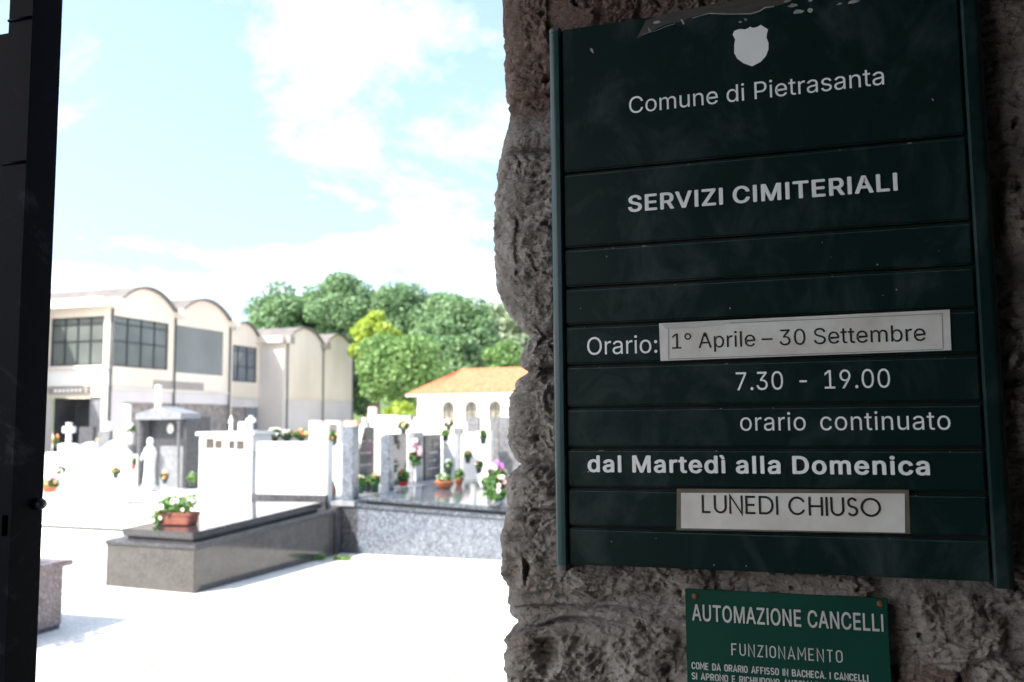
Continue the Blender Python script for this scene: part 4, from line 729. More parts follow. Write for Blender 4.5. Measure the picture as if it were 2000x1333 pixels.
# ------------------------------------------------------------------ cemetery buildings (far left)
def wall_pieces(t, X, y0, y1, opening=None, rub=True, spring=7.58, crest=8.30, deep=12.0, lower='lilac_render', face='cream_render', bandm='pale_band'):
    """one bay of the side facade facing +X: wall with its curved gable, band, lower wall and vault roof"""
    n = 20; c = 0.5 * (y0 + y1); half = 0.5 * (y1 - y0)
    arcp = [(y0, spring - 0.12)] + [(c + (half - 0.22) * (2 * k / n - 1), spring - 0.12 + (crest + 0.06 - spring + 0.12) * (1 - abs(2 * k / n - 1) ** 2.1)) for k in range(n + 1)] + [(y1, spring - 0.12)]
    zb = 6.78 if opening else 3.30
    b = MB(); b.prism([(y0, zb), (y1, zb)] + arcp[::-1], X - 0.25, X, 'x')
    if opening:
        a0, a1, zl = opening
        b.box(X - 0.25, X, y0, a0, zl, zb); b.box(X - 0.25, X, a1, y1, zl, zb); b.box(X - 0.25, X, y0, y1, 3.30, zl)
    b.build('wall', face, t)
    b = MB(); b.box(X - 0.25, X + 0.06, y0, y1, 3.16, 3.298); b.build('string_course', bandm, t)
    b = MB(); b.box(X - 0.25, X - 0.02, y0, y1, 2.56, 3.158); b.build('lower_wall', lower, t)
    if rub: b = MB(); b.box(X - 0.6, X - 0.12, y0 + (0.9 if rub == 2 else 0), y1, 0, 2.558); b.build('stone_infill', 'rubble_stone', t)
    if rub == 2: b = MB(); b.box(X - 0.6, X - 0.02, y0, y0 + 0.898, 0, 2.558); b.build('lower_wall', lower, t)
    outer = [(c + (p[0] - c) * 1.0, p[1] + 0.13) for p in arcp]
    b = MB(); b.prism([(p[0], p[1] + 0.004) for p in arcp] + outer[::-1], X - deep, X + 0.22, 'x'); b.build('vault_roof', 'roof_edge', t)
    return t
def window(t, p0, ux, w, z0, z1, cols, pane='blind', rows=(0.5, 0.86), depth=(0, 0)):
    """glazed opening: frame with mullions and one pane sheet; p0 lower left corner, ux unit direction, depth inward direction"""
    b = MB(); dx_, dy_ = depth
    def bar(s0, s1, za, zb, th=0.05):
        pa = (p0[0] + ux[0]*s0, p0[1] + ux[1]*s0); pb = (p0[0] + ux[0]*s1, p0[1] + ux[1]*s1)
        b.hexa([(pa[0], pa[1], za), (pb[0], pb[1], za), (pb[0] + dx_*th, pb[1] + dy_*th, za), (pa[0] + dx_*th, pa[1] + dy_*th, za)],
               [(pa[0], pa[1], zb), (pb[0], pb[1], zb), (pb[0] + dx_*th, pb[1] + dy_*th, zb), (pa[0] + dx_*th, pa[1] + dy_*th, zb)])
    e = 0.085
    for k in range(cols + 1): s = k * (w - e) / cols; bar(s, s + e, z0, z1, 0.06)
    for fz in (0.0,) + tuple(rows) + (1.0,): z = z0 + fz * (z1 - z0 - 0.06); bar(0.002, w - 0.002, z, z + 0.06, 0.055)
    fr = b.build('window', 'dark_frame', t)
    a = (p0[0] + dx_*0.04, p0[1] + dy_*0.04)
    g_ = MB(); g_.add([(a[0], a[1], z0), (a[0] + ux[0]*w, a[1] + ux[1]*w, z0), (a[0] + ux[0]*w, a[1] + ux[1]*w, z1), (a[0], a[1], z1)], [(0, 1, 2, 3)])
    g_.build('pane', pane, fr)
BX = -31.07
t = thing('columbarium_building', (BX, 34, 0), 'long two storey cream cemetery building with arched roof bays and dark gridded windows', 'building')
# front facing the entrance
b = MB(); b.box(-58, -34.78, 16, 33.45, 0, 7.7); b.build('shadow_wing', 'cream_render', t)  # unseen wing, added to throw the diagonal shadow on the front
b = MB(); b.box(-50, BX, 33.5, 34.25, 7.16, 7.60); b.build('fascia', 'pale_band', t)
b = MB(); b.box(-50, BX, 34.0, 34.25, 6.74, 7.158)
for k in range(4):
    xr = -31.40 - 4.7 * k; b.box(xr, xr + (0.33 if k == 0 else 1.45), 34.0, 34.25, 4.20, 6.738)
b.build('wall', 'cream_render', t)
b = MB(); b.box(-50, BX + 0.06, 33.86, 34.25, 4.16, 4.34); b.build('sill', 'pale_band', t)
b = MB(); b.box(-50, BX, 34.0, 34.25, 3.36, 4.158); b.build('parapet', 'white_render', t)
for k in range(4): window(t, (-34.62 - 4.7*k, 34.05), (1, 0), 3.2, 4.36, 6.73, 4, depth=(0, 1), pane='blind')
b = MB(); b.box(-50, BX, 34.1, 34.25, 2.80, 3.358); b.build('lintel', 'cream_render', t)
for x0_, x1_, y_, z_ in ((-31.41, BX, 34.0, 3.358), (-35.2, -34.55, 34.1, 2.798)):
    b = MB(); b.box(x0_, x1_, y_, 34.25, 0, z_); b.build('pillar', 'pale_band', t)
b = MB(); b.box(-32.26, -31.412, 34.2, 34.3, 0, 2.798); b.build('grey_door', 'grey_granite', t)
b = MB(); b.box(-34.55, -32.262, 35.6, 35.7, 0, 2.798); b.box(-34.548, -34.5, 34.3, 35.598, 0, 2.798); b.build('entrance_recess', 'dark_recess', t)
b = MB(); b.box(-34.6, -32.2, 33.93, 34.09, 2.98, 3.30); b.build('name_panel', 'taupe_stone', t)
b = MB()
for k in range(7): b.box(-34.2 + 0.25*k, -34.05 + 0.25*k, 33.915, 33.928, 3.06, 3.22)
b.build('panel_lettering', 'white_render', t)
# side bays
wall_pieces(t, BX, 34.252, 38.80, (34.30, 38.26, 4.30), rub=2)
window(t, (BX - 0.05, 34.30), (0, 1), 3.96, 4.31, 6.775, 4, depth=(-1, 0), pane='blind')
wall_pieces(t, BX, 38.802, 43.68, (38.90, 42.98, 4.22))
b = MB(); b.box(BX - 0.14, BX - 0.05, 38.90, 42.98, 4.222, 6.778); b.build('shutter', 'grey_panel', t)
b = MB(); b.box(BX - 12, BX - 0.02, 43.682, 43.9, 0, 7.6); b.build('end_wall', 'cream_render', t)
for y, w in ((34.2, 0.5), (38.8, 0.42), (43.6, 0.42)):
    b = MB(); b.box(BX + 0.002, BX + 0.5, y - w/2 + 0.1, y + w/2 + 0.1, 7.12, 7.60); b.build('gutter_head', 'pale_band', t)
for y, x_, zt_ in ((34.12, BX + 0.07, 7.1), (38.72, BX + 0.07, 7.1), (43.55, BX + 0.07, 7.1)):
    b = MB(); b.tube([(x_, y, 0), (x_, y, zt_)], 0.055, 8); b.build('drain_pipe', 'gutter_pipe', t, smooth=True)
b = MB(); b.box(BX + 0.001, BX + 0.05, 37.2, 41.2, 3.30, 3.72); b.build('sign_panel', 'taupe_stone', t)
# recessed bay
BR = -35.6
t = thing('link_block', (BR, 49, 0), 'narrow recessed cream block with one dark window between the two arched roof buildings', 'building')
wall_pieces(t, BR, 43.902, 49.60, None); wall_pieces(t, BR, 49.602, 53.45, (49.9, 53.1, 4.30))
window(t, (BR - 0.05, 49.9), (0, 1), 3.2, 4.31, 6.775, 3, depth=(-1, 0), pane='dark_pane', rows=(0.42, 0.86))
b = MB(); b.box(BR - 0.118, BR - 0.02, 51.9, 53.3, 0, 2.55); b.build('door', 'dark_pane', t)
# blank block
BB = -33.65
t = thing('mortuary_block', (BB, 53.5, 0), 'tall windowless cream block with two arched roof bays beside the trees', 'building')
b = MB(); b.box(-40, BB, 53.46, 53.7, 0, 7.12); b.build('front_wall', 'pale_band', t)
b = MB(); b.box(-40, BB, 53.1, 53.7, 7.122, 7.58); b.build('fascia', 'pale_band', t)
for a0, a1 in ((53.72, 58.95), (58.952, 63.85)):
    wall_pieces(t, BB, a0, a1, None, rub=False, bandm='cream_render')
    b = MB(); b.box(BB - 0.25, BB - 0.02, a0, a1, 0, 2.558); b.build('lower_wall', 'lilac_render', t)
for y in (53.8, 58.95, 63.75):
    b = MB(); b.box(BB + 0.002, BB + 0.5, y - 0.3, y + 0.3, 7.06, 7.58); b.build('gutter_head', 'taupe_stone', t)
for y in (53.9, 58.9, 63.7):
    b = MB(); b.tube([(BB + 0.08, y, 0), (BB + 0.08, y, 7.05)], 0.05, 8); b.build('drain_pipe', 'gutter_pipe', t, smooth=True)

# chapel row with the orange roof
CY = 45.0
t = thing('chapel', (-15, CY, 0), 'low white chapel with orange tiled roof and arched windows in front of the trees', 'building')
wins = [-17.83, -16.48, -15.10, -13.72, -12.35]
def arch(cx, w, z0, z1, n=14):
    r_ = w / 2; return [(cx - r_, z0), (cx + r_, z0)] + [(cx + r_*math.cos(math.pi*k/n), z1 - r_ + r_*math.sin(math.pi*k/n)) for k in range(n + 1)]
b = MB()
x = -19.69; edges = []
for cx in wins: edges += [(x, cx - 0.36)]; x = cx + 0.36
edges += [(x, -7.0)]
for a, c in edges: b.box(a, c, CY, CY + 0.3, 0, 2.2)
b.box(-19.69, -7.0, CY, CY + 0.3, 2.56, 2.98)
b.box(-19.69, -7.0, CY + 0.0, CY + 0.3, 0, 0)  if False else None
for cx in wins:
    b.box(cx - 0.36, cx + 0.36, CY, CY + 0.3, 0, 1.40)
    n = 14
    for k in range(n):
        p = arch(cx, 0.72, 1.4, 2.56)[2:]
        a, c = p[k], p[k+1]; b.prism([a, (a[0], 2.56), (c[0], 2.56), c], CY, CY + 0.3, 'y')
for a, c in edges: b.box(a, c, CY, CY + 0.3, 2.2, 2.56)
b.box(-19.69, -19.4, CY + 0.302, CY + 7, 0, 2.98)
b.build('wall', 'white_render', t)
for cx in wins:
    b = MB(); b.prism(arch(cx, 0.72, 1.4, 2.56), CY + 0.15, CY + 0.17, 'y'); wo_ = b.build('window', 'stained_glass', t)
    b = MB(); b.box(cx - 0.03, cx + 0.03, CY + 0.1, CY + 0.149, 1.4, 2.55); b.box(cx - 0.36, cx - 0.0302, CY + 0.1, CY + 0.149, 2.08, 2.13); b.box(cx + 0.0302, cx + 0.36, CY + 0.1, CY + 0.149, 2.08, 2.13)
    b.build('glazing_bar', 'window_bar', wo_)
ey, ez, ry, rz = CY - 0.45, 2.99, CY + 4.2, 4.62
b = MB(); n = 90
lx0, rx0 = -20.26, -20.05
cols = []
for k in range(n + 1):
    xx = lx0 + (13.6) * k / n; cols.append(xx)
vs = []
for k, xx in enumerate(cols):
    w_ = 0.035 * (k % 2); vs += [(xx, ey, ez + w_), (xx, ry, rz + w_), (xx, ry + 4.6, ez + w_)]
fs = []
for k in range(n): fs += [(3*k, 3*k+3, 3*k+4, 3*k+1), (3*k+1, 3*k+4, 3*k+5, 3*k+2)]
# hipped left end: pull ridge in
vs = [(max(v[0], rx0 + 1.5) if i % 3 == 1 else v[0], v[1], v[2]) for i, v in enumerate(vs)]
b.add(vs, fs); b.add([(lx0, ey, ez), (rx0 + 1.5, ry, rz), (lx0, ry + 4.6, ez)], [(0, 1, 2)])
b.build('roof', 'roof_tile', t)
b = MB(); b.box(lx0 + 0.05, -6.7, ey + 0.02, CY - 0.002, ez - 0.12, ez - 0.012); b.build('eave', 'pale_band', t)

# ------------------------------------------------------------------ trees
leaf_mat('leaf_dark', (0.085, 0.175, 0.078), (0.235, 0.375, 0.175), 0.5)
leaf_mat('leaf_mid', (0.10, 0.21, 0.06), (0.24, 0.39, 0.125), 0.5)
leaf_mat('leaf_lime', (0.26, 0.37, 0.045), (0.44, 0.55, 0.09), 0.6)
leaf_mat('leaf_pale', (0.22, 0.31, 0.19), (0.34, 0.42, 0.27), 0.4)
leaf_mat('leaf_pot', (0.03, 0.10, 0.03), (0.12, 0.24, 0.06), 20)
leaf_mat('leaf_fresh', (0.08, 0.20, 0.05), (0.22, 0.36, 0.10), 20)
def tree(label, px, top, wpx, Y, material, blobs, leaves, size, seed, bottom=None, squash=1.0, name='broadleaf_tree', cat='tree'):
    c = aty(px, top, Y); depth = float(np.dot(aty(px, top, Y) - CP, fw)); half = wpx * depth / F_PX / 2
    zt = c[2]; zbm = aty(px, bottom, Y)[2] if bottom else 2.2
    zbm = max(zbm, 0.3); cz = 0.5 * (zt + zbm); rz_ = 0.5 * (zt - zbm)
    t = thing(name, (c[0], Y, 0), label, cat, 'trees behind the cemetery')
    g = np.random.default_rng(seed); mb = MB(); tips = []
    per = max(1, leaves // blobs)
    for k in range(blobs):
        d = g.normal(size=3); d /= np.linalg.norm(d); d[2] = d[2] * 0.9 + 0.12
        if d[1] > 0.35: d[1] *= -0.6
        rr = g.uniform(0.45, 0.84)
        br = g.uniform(0.22, 0.36) * min(half, rz_ * 1.2)
        bc = np.array([c[0], Y, cz]) + d * rr * np.array([half - br * 0.3, half * 0.8, rz_ - br * 0.35])
        mb.leaves(bc, (br * 1.1, br, br * 0.85 * squash), per, size, seed * 100 + k, 0.5); tips.append(bc)
    mb.leaves((c[0], Y, cz), (half * 0.62, half * 0.55, rz_ * 0.66), leaves // 3, size * 1.1, seed * 100 + 99, 0.2)
    mb.build('crown', material, t)
    b = MB(); tr_ = max(0.10, half * 0.06)
    b.tube([(c[0], Y, -0.1), (c[0] + 0.1*half*0.3, Y, zbm), (c[0] - 0.03*half, Y, cz), (c[0], Y, cz + rz_*0.5)], [tr_*1.4, tr_, tr_*0.65, tr_*0.25], 8)
    for bc in tips[:9]:
        s_ = Vector((c[0], Y, zbm + (cz - zbm) * g.uniform(0.1, 0.9))); e_ = Vector(bc); m_ = s_.lerp(e_, 0.5) + Vector((0, 0, -0.1 * rz_))
        b.tube([s_, m_, e_], [tr_*0.5, tr_*0.32, tr_*0.1], 6)
    b.build('trunk', 'bark', t, smooth=True)
    return t
tree('tall dark green tree rising right behind the windowless block', 552, 546, 175, 76, 'leaf_dark', 44, 19000, 0.21, 1, 770)
tree('tallest dark green tree with a broad round crown behind the lime one', 662, 522, 190, 78, 'leaf_dark', 48, 21000, 0.21, 2, 770)
tree('broad dark green tree at the middle of the row, above the willowy bush', 800, 530, 205, 80, 'leaf_dark', 50, 23000, 0.21, 3, 770)
tree('dark green tree next to the pale one, behind the orange roof', 895, 560, 185, 76, 'leaf_dark', 44, 19000, 0.20, 4, 780)
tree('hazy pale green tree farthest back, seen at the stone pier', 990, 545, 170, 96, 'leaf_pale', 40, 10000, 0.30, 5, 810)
tree('bright lime green tree in front of the dark ones', 733, 594, 105, 62, 'leaf_lime', 28, 7000, 0.19, 6, 760)
tree('willowy mid green bushy tree left of the orange roof', 788, 634, 200, 58, 'leaf_mid', 46, 14000, 0.17, 7, 825, 1.1)
tree('light green rounded tree just above the orange roof', 985, 650, 100, 66, 'leaf_mid', 26, 6500, 0.2, 8, 800)
tree('low dark evergreen mass of a tree between the blank block and the bushy tree', 712, 688, 110, 66, 'leaf_dark', 28, 8000, 0.22, 9, 825)
tree('deep green tree standing directly behind the orange roof ridge', 880, 626, 150, 67, 'leaf_dark', 32, 9000, 0.23, 10, 810)
tree('dark green tree filling the gap behind the two tallest ones', 610, 552, 190, 92, 'leaf_dark', 40, 9000, 0.30, 14, 770)
tree('dark green tree seen between the lime crown and the broad middle tree', 735, 552, 200, 94, 'leaf_dark', 40, 9000, 0.30, 15, 770)
tree('dark green tree behind, right of the broad middle tree', 868, 552, 190, 95, 'leaf_dark', 40, 9000, 0.30, 16, 780)
tree('yellowish green clipped shrub in front of the white chapel end wall', 785, 784, 78, 41, 'leaf_lime', 16, 3200, 0.10, 12, 822, name='shrub', cat='shrub')

# ------------------------------------------------------------------ tombs near the entrance
def slab_tomb(name, label, bot, zn, zf, m_body, m_slab, rim=0.05, inset=0.09, slab_t=0.065, axis='y', m_rim=None, group='family tombs'):
    """bot: four ground corners near-left, near-right, far-right, far-left; top height of each corner in zs"""
    cx = sum(p[0] for p in bot) / 4; cy = sum(p[1] for p in bot) / 4
    t = thing(name, (cx, cy, 0), label, 'tomb', group)
    zs = [zn, zn, zf, zf] if axis == 'y' else [zf, zn, zn, zf]      # for 'x': zf is the left height
    def off(d): return [(p[0] + d * (1 if p[0] > cx else -1), p[1] + d * (1 if p[1] > cy else -1)) for p in bot]
    b = MB(); b.hexa([(p[0], p[1], 0) for p in bot], [(p[0], p[1], z - rim) for p, z in zip(bot, zs)]); b.build('body', m_body, t, bevel=0.004)
    q = off(0.018); b = MB(); b.hexa([(p[0], p[1], z - rim + 0.0005) for p, z in zip(q, zs)], [(p[0], p[1], z) for p, z in zip(q, zs)]); b.build('rim', m_rim or m_slab, t, bevel=0.012, seg=3)
    q = off(-inset - 0.04); b = MB(); b.hexa([(p[0], p[1], z + 0.0005) for p, z in zip(q, zs)], [(p[0], p[1], z + 0.03) for p, z in zip(q, zs)]); b.build('slab_support', 'dark_recess', t)
    q = off(-inset); b = MB(); b.hexa([(p[0], p[1], z + 0.0305) for p, z in zip(q, zs)], [(p[0], p[1], z + 0.03 + slab_t) for p, z in zip(q, zs)]); sb = b.build('slab', m_slab, t, bevel=0.008, seg=3)
    return t
t = slab_tomb('tomb', 'polished dark granite tomb with a flower trough on its slab, nearest to the entrance', [(-6.09, 6.72), (-5.03, 6.61), (-4.90, 8.86), (-5.96, 8.97)], 0.42, 0.51, 'brown_granite', 'black_granite', m_rim='dark_grey_granite', rim=0.042)
b = MB(); b.box(-6.06, -5.10, 9.06, 9.2, 0.0, 1.27); hs = b.build('headstone', 'white_marble', t, bevel=0.01)
b = MB()
for k in range(3): b.ball((-5.82 + 0.11*k, 9.056, 1.06), (0.012, 0.003, 0.012), 8, 5)
b.box(-5.9, -5.35, 9.0565, 9.0595, 1.155, 1.160); b.build('engraving', 'pale_engraving', hs)
b = MB(); b.box(-6.08, -5.08, 9.0, 9.0585, 0.0, 0.655); b.build('headstone_base', 'dark_grey_granite', hs, bevel=0.006)
b = MB(); b.box(-4.98, -4.9, 8.9, 9.03, 0.0, 0.53); b.build('corner_block', 'dark_grey_granite', t)
t2 = slab_tomb('tomb', 'large blue grey speckled granite tomb with a wide polished slab, right of the dark tomb', [(-4.70, 9.05), (-1.2, 8.93), (-1.2, 11.5), (-4.70, 11.6)], 0.40, 0.565, 'blue_pearl', 'blue_pearl_slab', axis='x', inset=0.03, slab_t=0.05)
b = MB(); b.prism([(-5.02, 9.06), (-4.703, 9.06), (-4.703, 13.2), (-5.6, 13.2), (-5.6, 9.32), (-5.02, 9.32)], 0.0, 0.53, 'z'); b.build('side_plinth', 'dark_grey_granite', t2)
b = MB(); b.prism([(-5.04, 9.03), (-4.73, 9.03), (-4.73, 13.2), (-5.6, 13.2), (-5.6, 9.31), (-5.04, 9.31)], 0.5305, 0.59, 'z'); b.build('plinth_cap', 'grey_granite', t2, bevel=0.008)
PXW = -5.32          # line on which the side headstones stand
def yz(px, py, x=PXW): q = atx(px, py, x); return q[1], q[2]
def pillar(label, pxl, pxr, top, y, mtl, w=0.15, x1=-4.8, group='granite pillars on the speckled tomb'):
    zt_ = aty(pxl, top, y)[2]; x0, x2 = aty(pxl, 900, y)[0], aty(pxr, 900, y)[0]
    b = MB(); b.box(x0, x2, y, y + w, 0.591, zt_); o = b.build('pillar', mtl, bevel=0.006); return tag(o, label, 'pillar', group)
pillar('speckled blue grey granite pillar at the near corner of the speckled tomb', 668, 690, 833, 9.12, 'blue_pearl')
pillar('second speckled granite pillar, between the two black headstones', 742, 760, 852, 10.02, 'blue_pearl')
def side_stone(label, pxa, pxb, top, mtl, lean=0.0, th=0.11, group='dark headstones along the speckled tomb', lines=4, name='headstone'):
    """headstone that faces +X along the tomb's left edge"""
    ya, yb = yz(pxa, 930)[0], yz(pxb, 930)[0]; zt_ = yz(0.5*(pxa+pxb), top)[1]
    b = MB(); b.prism([(ya, 0.591), (yb, 0.591), (yb, zt_), (ya + lean*(yb-ya), zt_), (ya, zt_ - lean*1.0)] if lean else [(ya, 0.591), (yb, 0.591), (yb, zt_), (ya, zt_)], PXW - th, PXW, 'x')
    o = b.build(name, mtl, bevel=0.008); tag(o, label, 'headstone', group)
    b = MB(); g_ = random.Random(int(pxa))
    for k in range(lines):
        z = 0.70 + (zt_ - 0.80) * (k + 0.4) / lines; m_ = g_.uniform(0.12, 0.3)
        for s_ in range(5):
            if g_.random() < 0.85:
                u = ya + (yb - ya) * (m_ + (1 - 2*m_) * s_ / 5); b.box(PXW + 0.0005, PXW + 0.003, u, u + (yb - ya) * 0.09, z, z + 0.022)
    b.build('engraving', 'pale_engraving', o)
    b = MB(); u = 0.5*(ya+yb); b.lathe([(0.0, 0), (0.05, 0), (0.05, 0.01), (0.0, 0.011)], (0, 0, 0), 16)
    b.v = [(PXW + 0.0008 + v[2], u + v[0], zt_ - 0.16 + v[1]*1.3) for v in b.v]; b.build('portrait_medallion', 'portrait', o)
    return o
side_stone('black headstone with one cut corner, behind the green pots', 698, 731, 835, 'dark_grey_granite', lean=0.35)
side_stone('black headstone behind the red pot', 762, 795, 848, 'black_granite')
side_stone('slim pale grey headstone behind the pink bouquet', 809, 827, 845, 'grey_granite', lines=1)
side_stone('dark grey headstone above the terracotta bowl', 830, 862, 849, 'dark_grey_granite')

t = slab_tomb('tomb', 'low white marble tomb with a double headstone, left of the dark granite tomb', [(-9.4, 8.33), (-6.35, 8.12), (-6.2, 9.75), (-9.4, 9.75)], 0.27, 0.32, 'white_marble', 'white_marble', rim=0.06, inset=0.06, slab_t=0.05)
xa, xb = aty(387, 900, 9.75)[0], aty(498, 900, 9.75)[0]
b = MB(); b.box(xa, xb - 0.05, 9.76, 10.2, 0, aty(440, 851, 9.75)[2]); hs = b.build('headstone', 'white_marble', t, bevel=0.008)
b = MB(); b.box(xa - 0.04, xb - 0.01, 9.73, 10.23, aty(440, 851, 9.75)[2] + 0.0005, aty(440, 844, 9.75)[2]); b.build('coping', 'weathered_marble', hs, bevel=0.006)
def patch(pxs, y, mtl, nm, parent, dy=0.004):
    b = MB()
    for x0, y0, x1, y1 in pxs:
        p, q = aty(x0, y1, y), aty(x1, y0, y); b.box(p[0], q[0], y - dy, y - 0.0008, p[2], q[2])
    return b.build(nm, mtl, parent)
for bx_ in ((402, 857, 418, 876), (420, 860, 434, 876), (447, 861, 459, 877), (462, 861, 477, 878)): patch([bx_], 9.76, 'portrait', 'portrait_photo', hs)
patch([(441.5, 854, 443.5, 900)], 9.76, 'pale_engraving', 'joint', hs)
patch([(418, 889, 428, 892), (430, 890, 436, 892), (444, 890, 464, 893)], 9.76, 'pale_engraving', 'engraving', hs)
xx, yy_ = atz(0, 0, 0)[0], 0
# things standing on the white headstone's coping
def statuette(name, label, px, base, top, y, mtl='white_marble', w=0.3, cat='statue', group=None):
    c = aty(px, base, y); hgt = aty(px, top, y)[2] - c[2]; t = thing(name, c, label, cat, group)
    s_ = hgt
    b = MB(); b.lathe([(0.16*s_, 0), (0.17*s_, 0.04*s_), (0.13*s_, 0.05*s_), (0.125*s_, 0.12*s_), (0.105*s_, 0.35*s_), (0.11*s_, 0.52*s_), (0.135*s_, 0.64*s_), (0.14*s_, 0.72*s_), (0.11*s_, 0.79*s_), (0.062*s_, 0.835*s_), (0.06*s_, 0.86*s_), (0.074*s_, 0.91*s_), (0.068*s_, 0.965*s_), (0.035*s_, 0.995*s_), (0.0, s_)], c, 18, 1.0, 0.75)
    # folds of the mantle
    b.v = [(v[0] + 0.007*s_*math.sin(7*math.atan2(v[1]-c[1], v[0]-c[0]))*min(1, max(0, (0.75*s_-(v[2]-c[2]))/(0.3*s_))), v[1], v[2]) for v in b.v]
    b.build('figure', mtl, t, smooth=True)
    b = MB()
    for sg in (-1, 1): b.tube([(c[0] + sg*0.125*s_, c[1] - 0.02*s_, c[2] + 0.68*s_), (c[0] + sg*0.12*s_, c[1] - 0.10*s_, c[2] + 0.56*s_), (c[0] + sg*0.012*s_, c[1] - 0.135*s_, c[2] + 0.66*s_)], [0.036*s_, 0.032*s_, 0.02*s_], 8)
    b.build('praying_arms', mtl, t, smooth=True)
    b = MB(); b.box(c[0] - 0.19*s_, c[0] + 0.19*s_, c[1] - 0.17*s_, c[1] + 0.17*s_, c[2] - 0.06*s_, c[2] - 0.0005); b.build('base', mtl, t, bevel=0.01)
    return t
def cross(label, px, base, top, wpx, y, mtl='white_marble', th=0.08, group='stone crosses', foot=None):
    c = aty(px, base, y); zt_ = aty(px, top, y)[2]; H_ = zt_ - c[2]; w = aty(px + wpx/2, base, y)[0] - c[0]; a = w * 0.34; zc = c[2] + H_ * 0.66
    e_ = a * 0.55
    pl = [(-a, 0), (a, 0), (a*0.85, zc - c[2] - a), (w, zc - c[2] - a - e_*0.6), (w, zc - c[2] + a + e_*0.6), (a*0.85, zc - c[2] + a), (a + e_*0.4, H_), (-a - e_*0.4, H_), (-a*0.85, zc - c[2] + a), (-w, zc - c[2] + a + e_*0.6), (-w, zc - c[2] - a - e_*0.6), (-a*0.85, zc - c[2] - a)]
    t = thing('stone_cross', c, label, 'cross', group)
    b = MB(); b.prism([(c[0] + p[0], c[2] + p[1]) for p in pl], y, y + th, 'y'); b.build('cross', mtl, t, bevel=0.006)
    f_ = foot or w * 0.9
    b = MB(); b.box(c[0] - f_, c[0] + f_, y - 0.04, y + th + 0.04, c[2] - 0.07, c[2] - 0.0005); b.build('foot', mtl, t, bevel=0.006)
    return t
statuette('statuette', 'small white statuette on the left of the double headstone coping', 451, 844, 812, 9.84)
b = MB(); p, q = aty(466, 844, 9.82), aty(481, 824, 9.82); b.box(p[0], q[0], 9.80, 9.9, p[2] + 0.001, q[2]); tag(b.build('marble_block', 'white_marble', bevel=0.006), 'small white marble block on the double headstone, beside the tiny cross', 'block')
cross('tiny white cross on the right end of the double headstone coping', 488, 840, 812, 18, 9.82, th=0.05)

# mauve granite tomb half hidden by the gate
RXW = -5.15
t = thing('tomb', (-5.8, 4.2, 0), 'mauve granite tomb with overhanging cap, half hidden behind the gate', 'tomb', 'family tombs')
b = MB(); b.box(-6.3, RXW, 2.9, 5.26, 0.035, 0.455); b.build('body', 'rose_granite', t, bevel=0.004)
b = MB(); b.box(-6.29, RXW - 0.01, 2.91, 5.25, 0.0, 0.0345); b.build('plinth', 'dark_grey_granite', t)
b = MB(); b.box(-6.36, RXW + 0.05, 2.85, 5.31, 0.4555, 0.495); b.build('cap', 'rose_granite', t, bevel=0.01)
b = MB(); b.box(-6.2, RXW - 0.10, 3.0, 5.05, 0.4955, 0.555); b.build('slab_support', 'brown_granite', t)
b = MB(); b.box(-6.25, RXW - 0.06, 2.95, 5.1, 0.5555, 0.60); b.build('slab', 'brown_granite', t, bevel=0.008)

# leafy plant on the mauve tomb, hidden by the gate; its dappled shadow falls on the gravel
t = thing('tomb_plant', (-5.45, 4.3, 0.60), 'leafy green potted plant on the mauve tomb behind the gate', 'potted plant')
b = MB(); b.lathe([(0.10, 0), (0.13, 0.02), (0.16, 0.2), (0.17, 0.21), (0.0, 0.19)], (-5.45, 4.3, 0.6005), 20); b.build('pot', 'terracotta', t, smooth=True)
b = MB(); b.leaves((-5.42, 4.3, 1.08), (0.26, 0.26, 0.25), 150, 0.05, 333, 0.3); b.build('foliage', 'leaf_mid', t)

# ------------------------------------------------------------------ shrine with its statue
SY = 16.6
p, q = aty(272, 957, SY), aty(356, 820, SY)
sx0, sx1, sz = p[0], q[0], q[2]
t = thing('grave_shrine', ((sx0+sx1)/2, SY, 0), 'grey granite shrine grave with pale gabled roof and dark inner niche', 'shrine')
b = MB(); b.box(sx0, sx1, SY + 0.20, SY + 0.35, 0, sz); b.build('back_wall', 'dark_grey_granite', t)
b = MB(); b.box(sx1 + 0.025, sx1 + 0.11, SY + 0.02, SY + 0.58, 0.0, sz - 0.0005); b.build('side_wall', 'dark_grey_granite', t)
b = MB(); b.box(sx0 - 0.06, sx0 + 0.06, SY + 0.02, SY + 0.9, 0.0, sz); b.build('side_wall', 'shrine_granite', t)
for xx in (sx0 + 0.0, sx1 - 0.05):
    b = MB(); b.lathe([(0.075, 0), (0.06, 0.06), (0.035, 0.08), (0.03, sz - 0.1), (0.05, sz - 0.06), (0.05, sz - 0.001)], (xx, SY - 0.04, 0), 14); b.build('column', 'shrine_granite', t, smooth=True)
b = MB(); b.prism([(sx0 - 0.06, sz + 0.001), (sx1 + 0.07, sz + 0.001), (sx1 + 0.07, sz + 0.14), ((sx0+sx1)/2, sz + 0.30), (sx0 - 0.06, sz + 0.14)], SY - 0.13, SY + 0.56, 'y'); b.build('gable_roof', 'pale_granite', t, bevel=0.01)
b = MB(); b.box(sx0 + 0.45, sx1 - 0.03, SY + 0.12, SY + 0.198, 0, 0.98); b.build('panel', 'pale_granite', t)
b = MB(); b.lathe([(0, 0), (0.09, 0.0), (0.09, 0.02), (0, 0.021)], (0, 0, 0), 18); b.v = [((sx0+sx1)/2 + 0.1 + v[0], SY + 0.195 - v[2], sz - 0.2 + v[1]*1.3) for v in b.v]; b.build('portrait_medallion', 'weathered_marble', t)
p = aty(291, 958, 15.6)
statuette('madonna_statue', 'white veiled praying statue standing in front of the grey shrine', 291, 952, 855, 15.6)
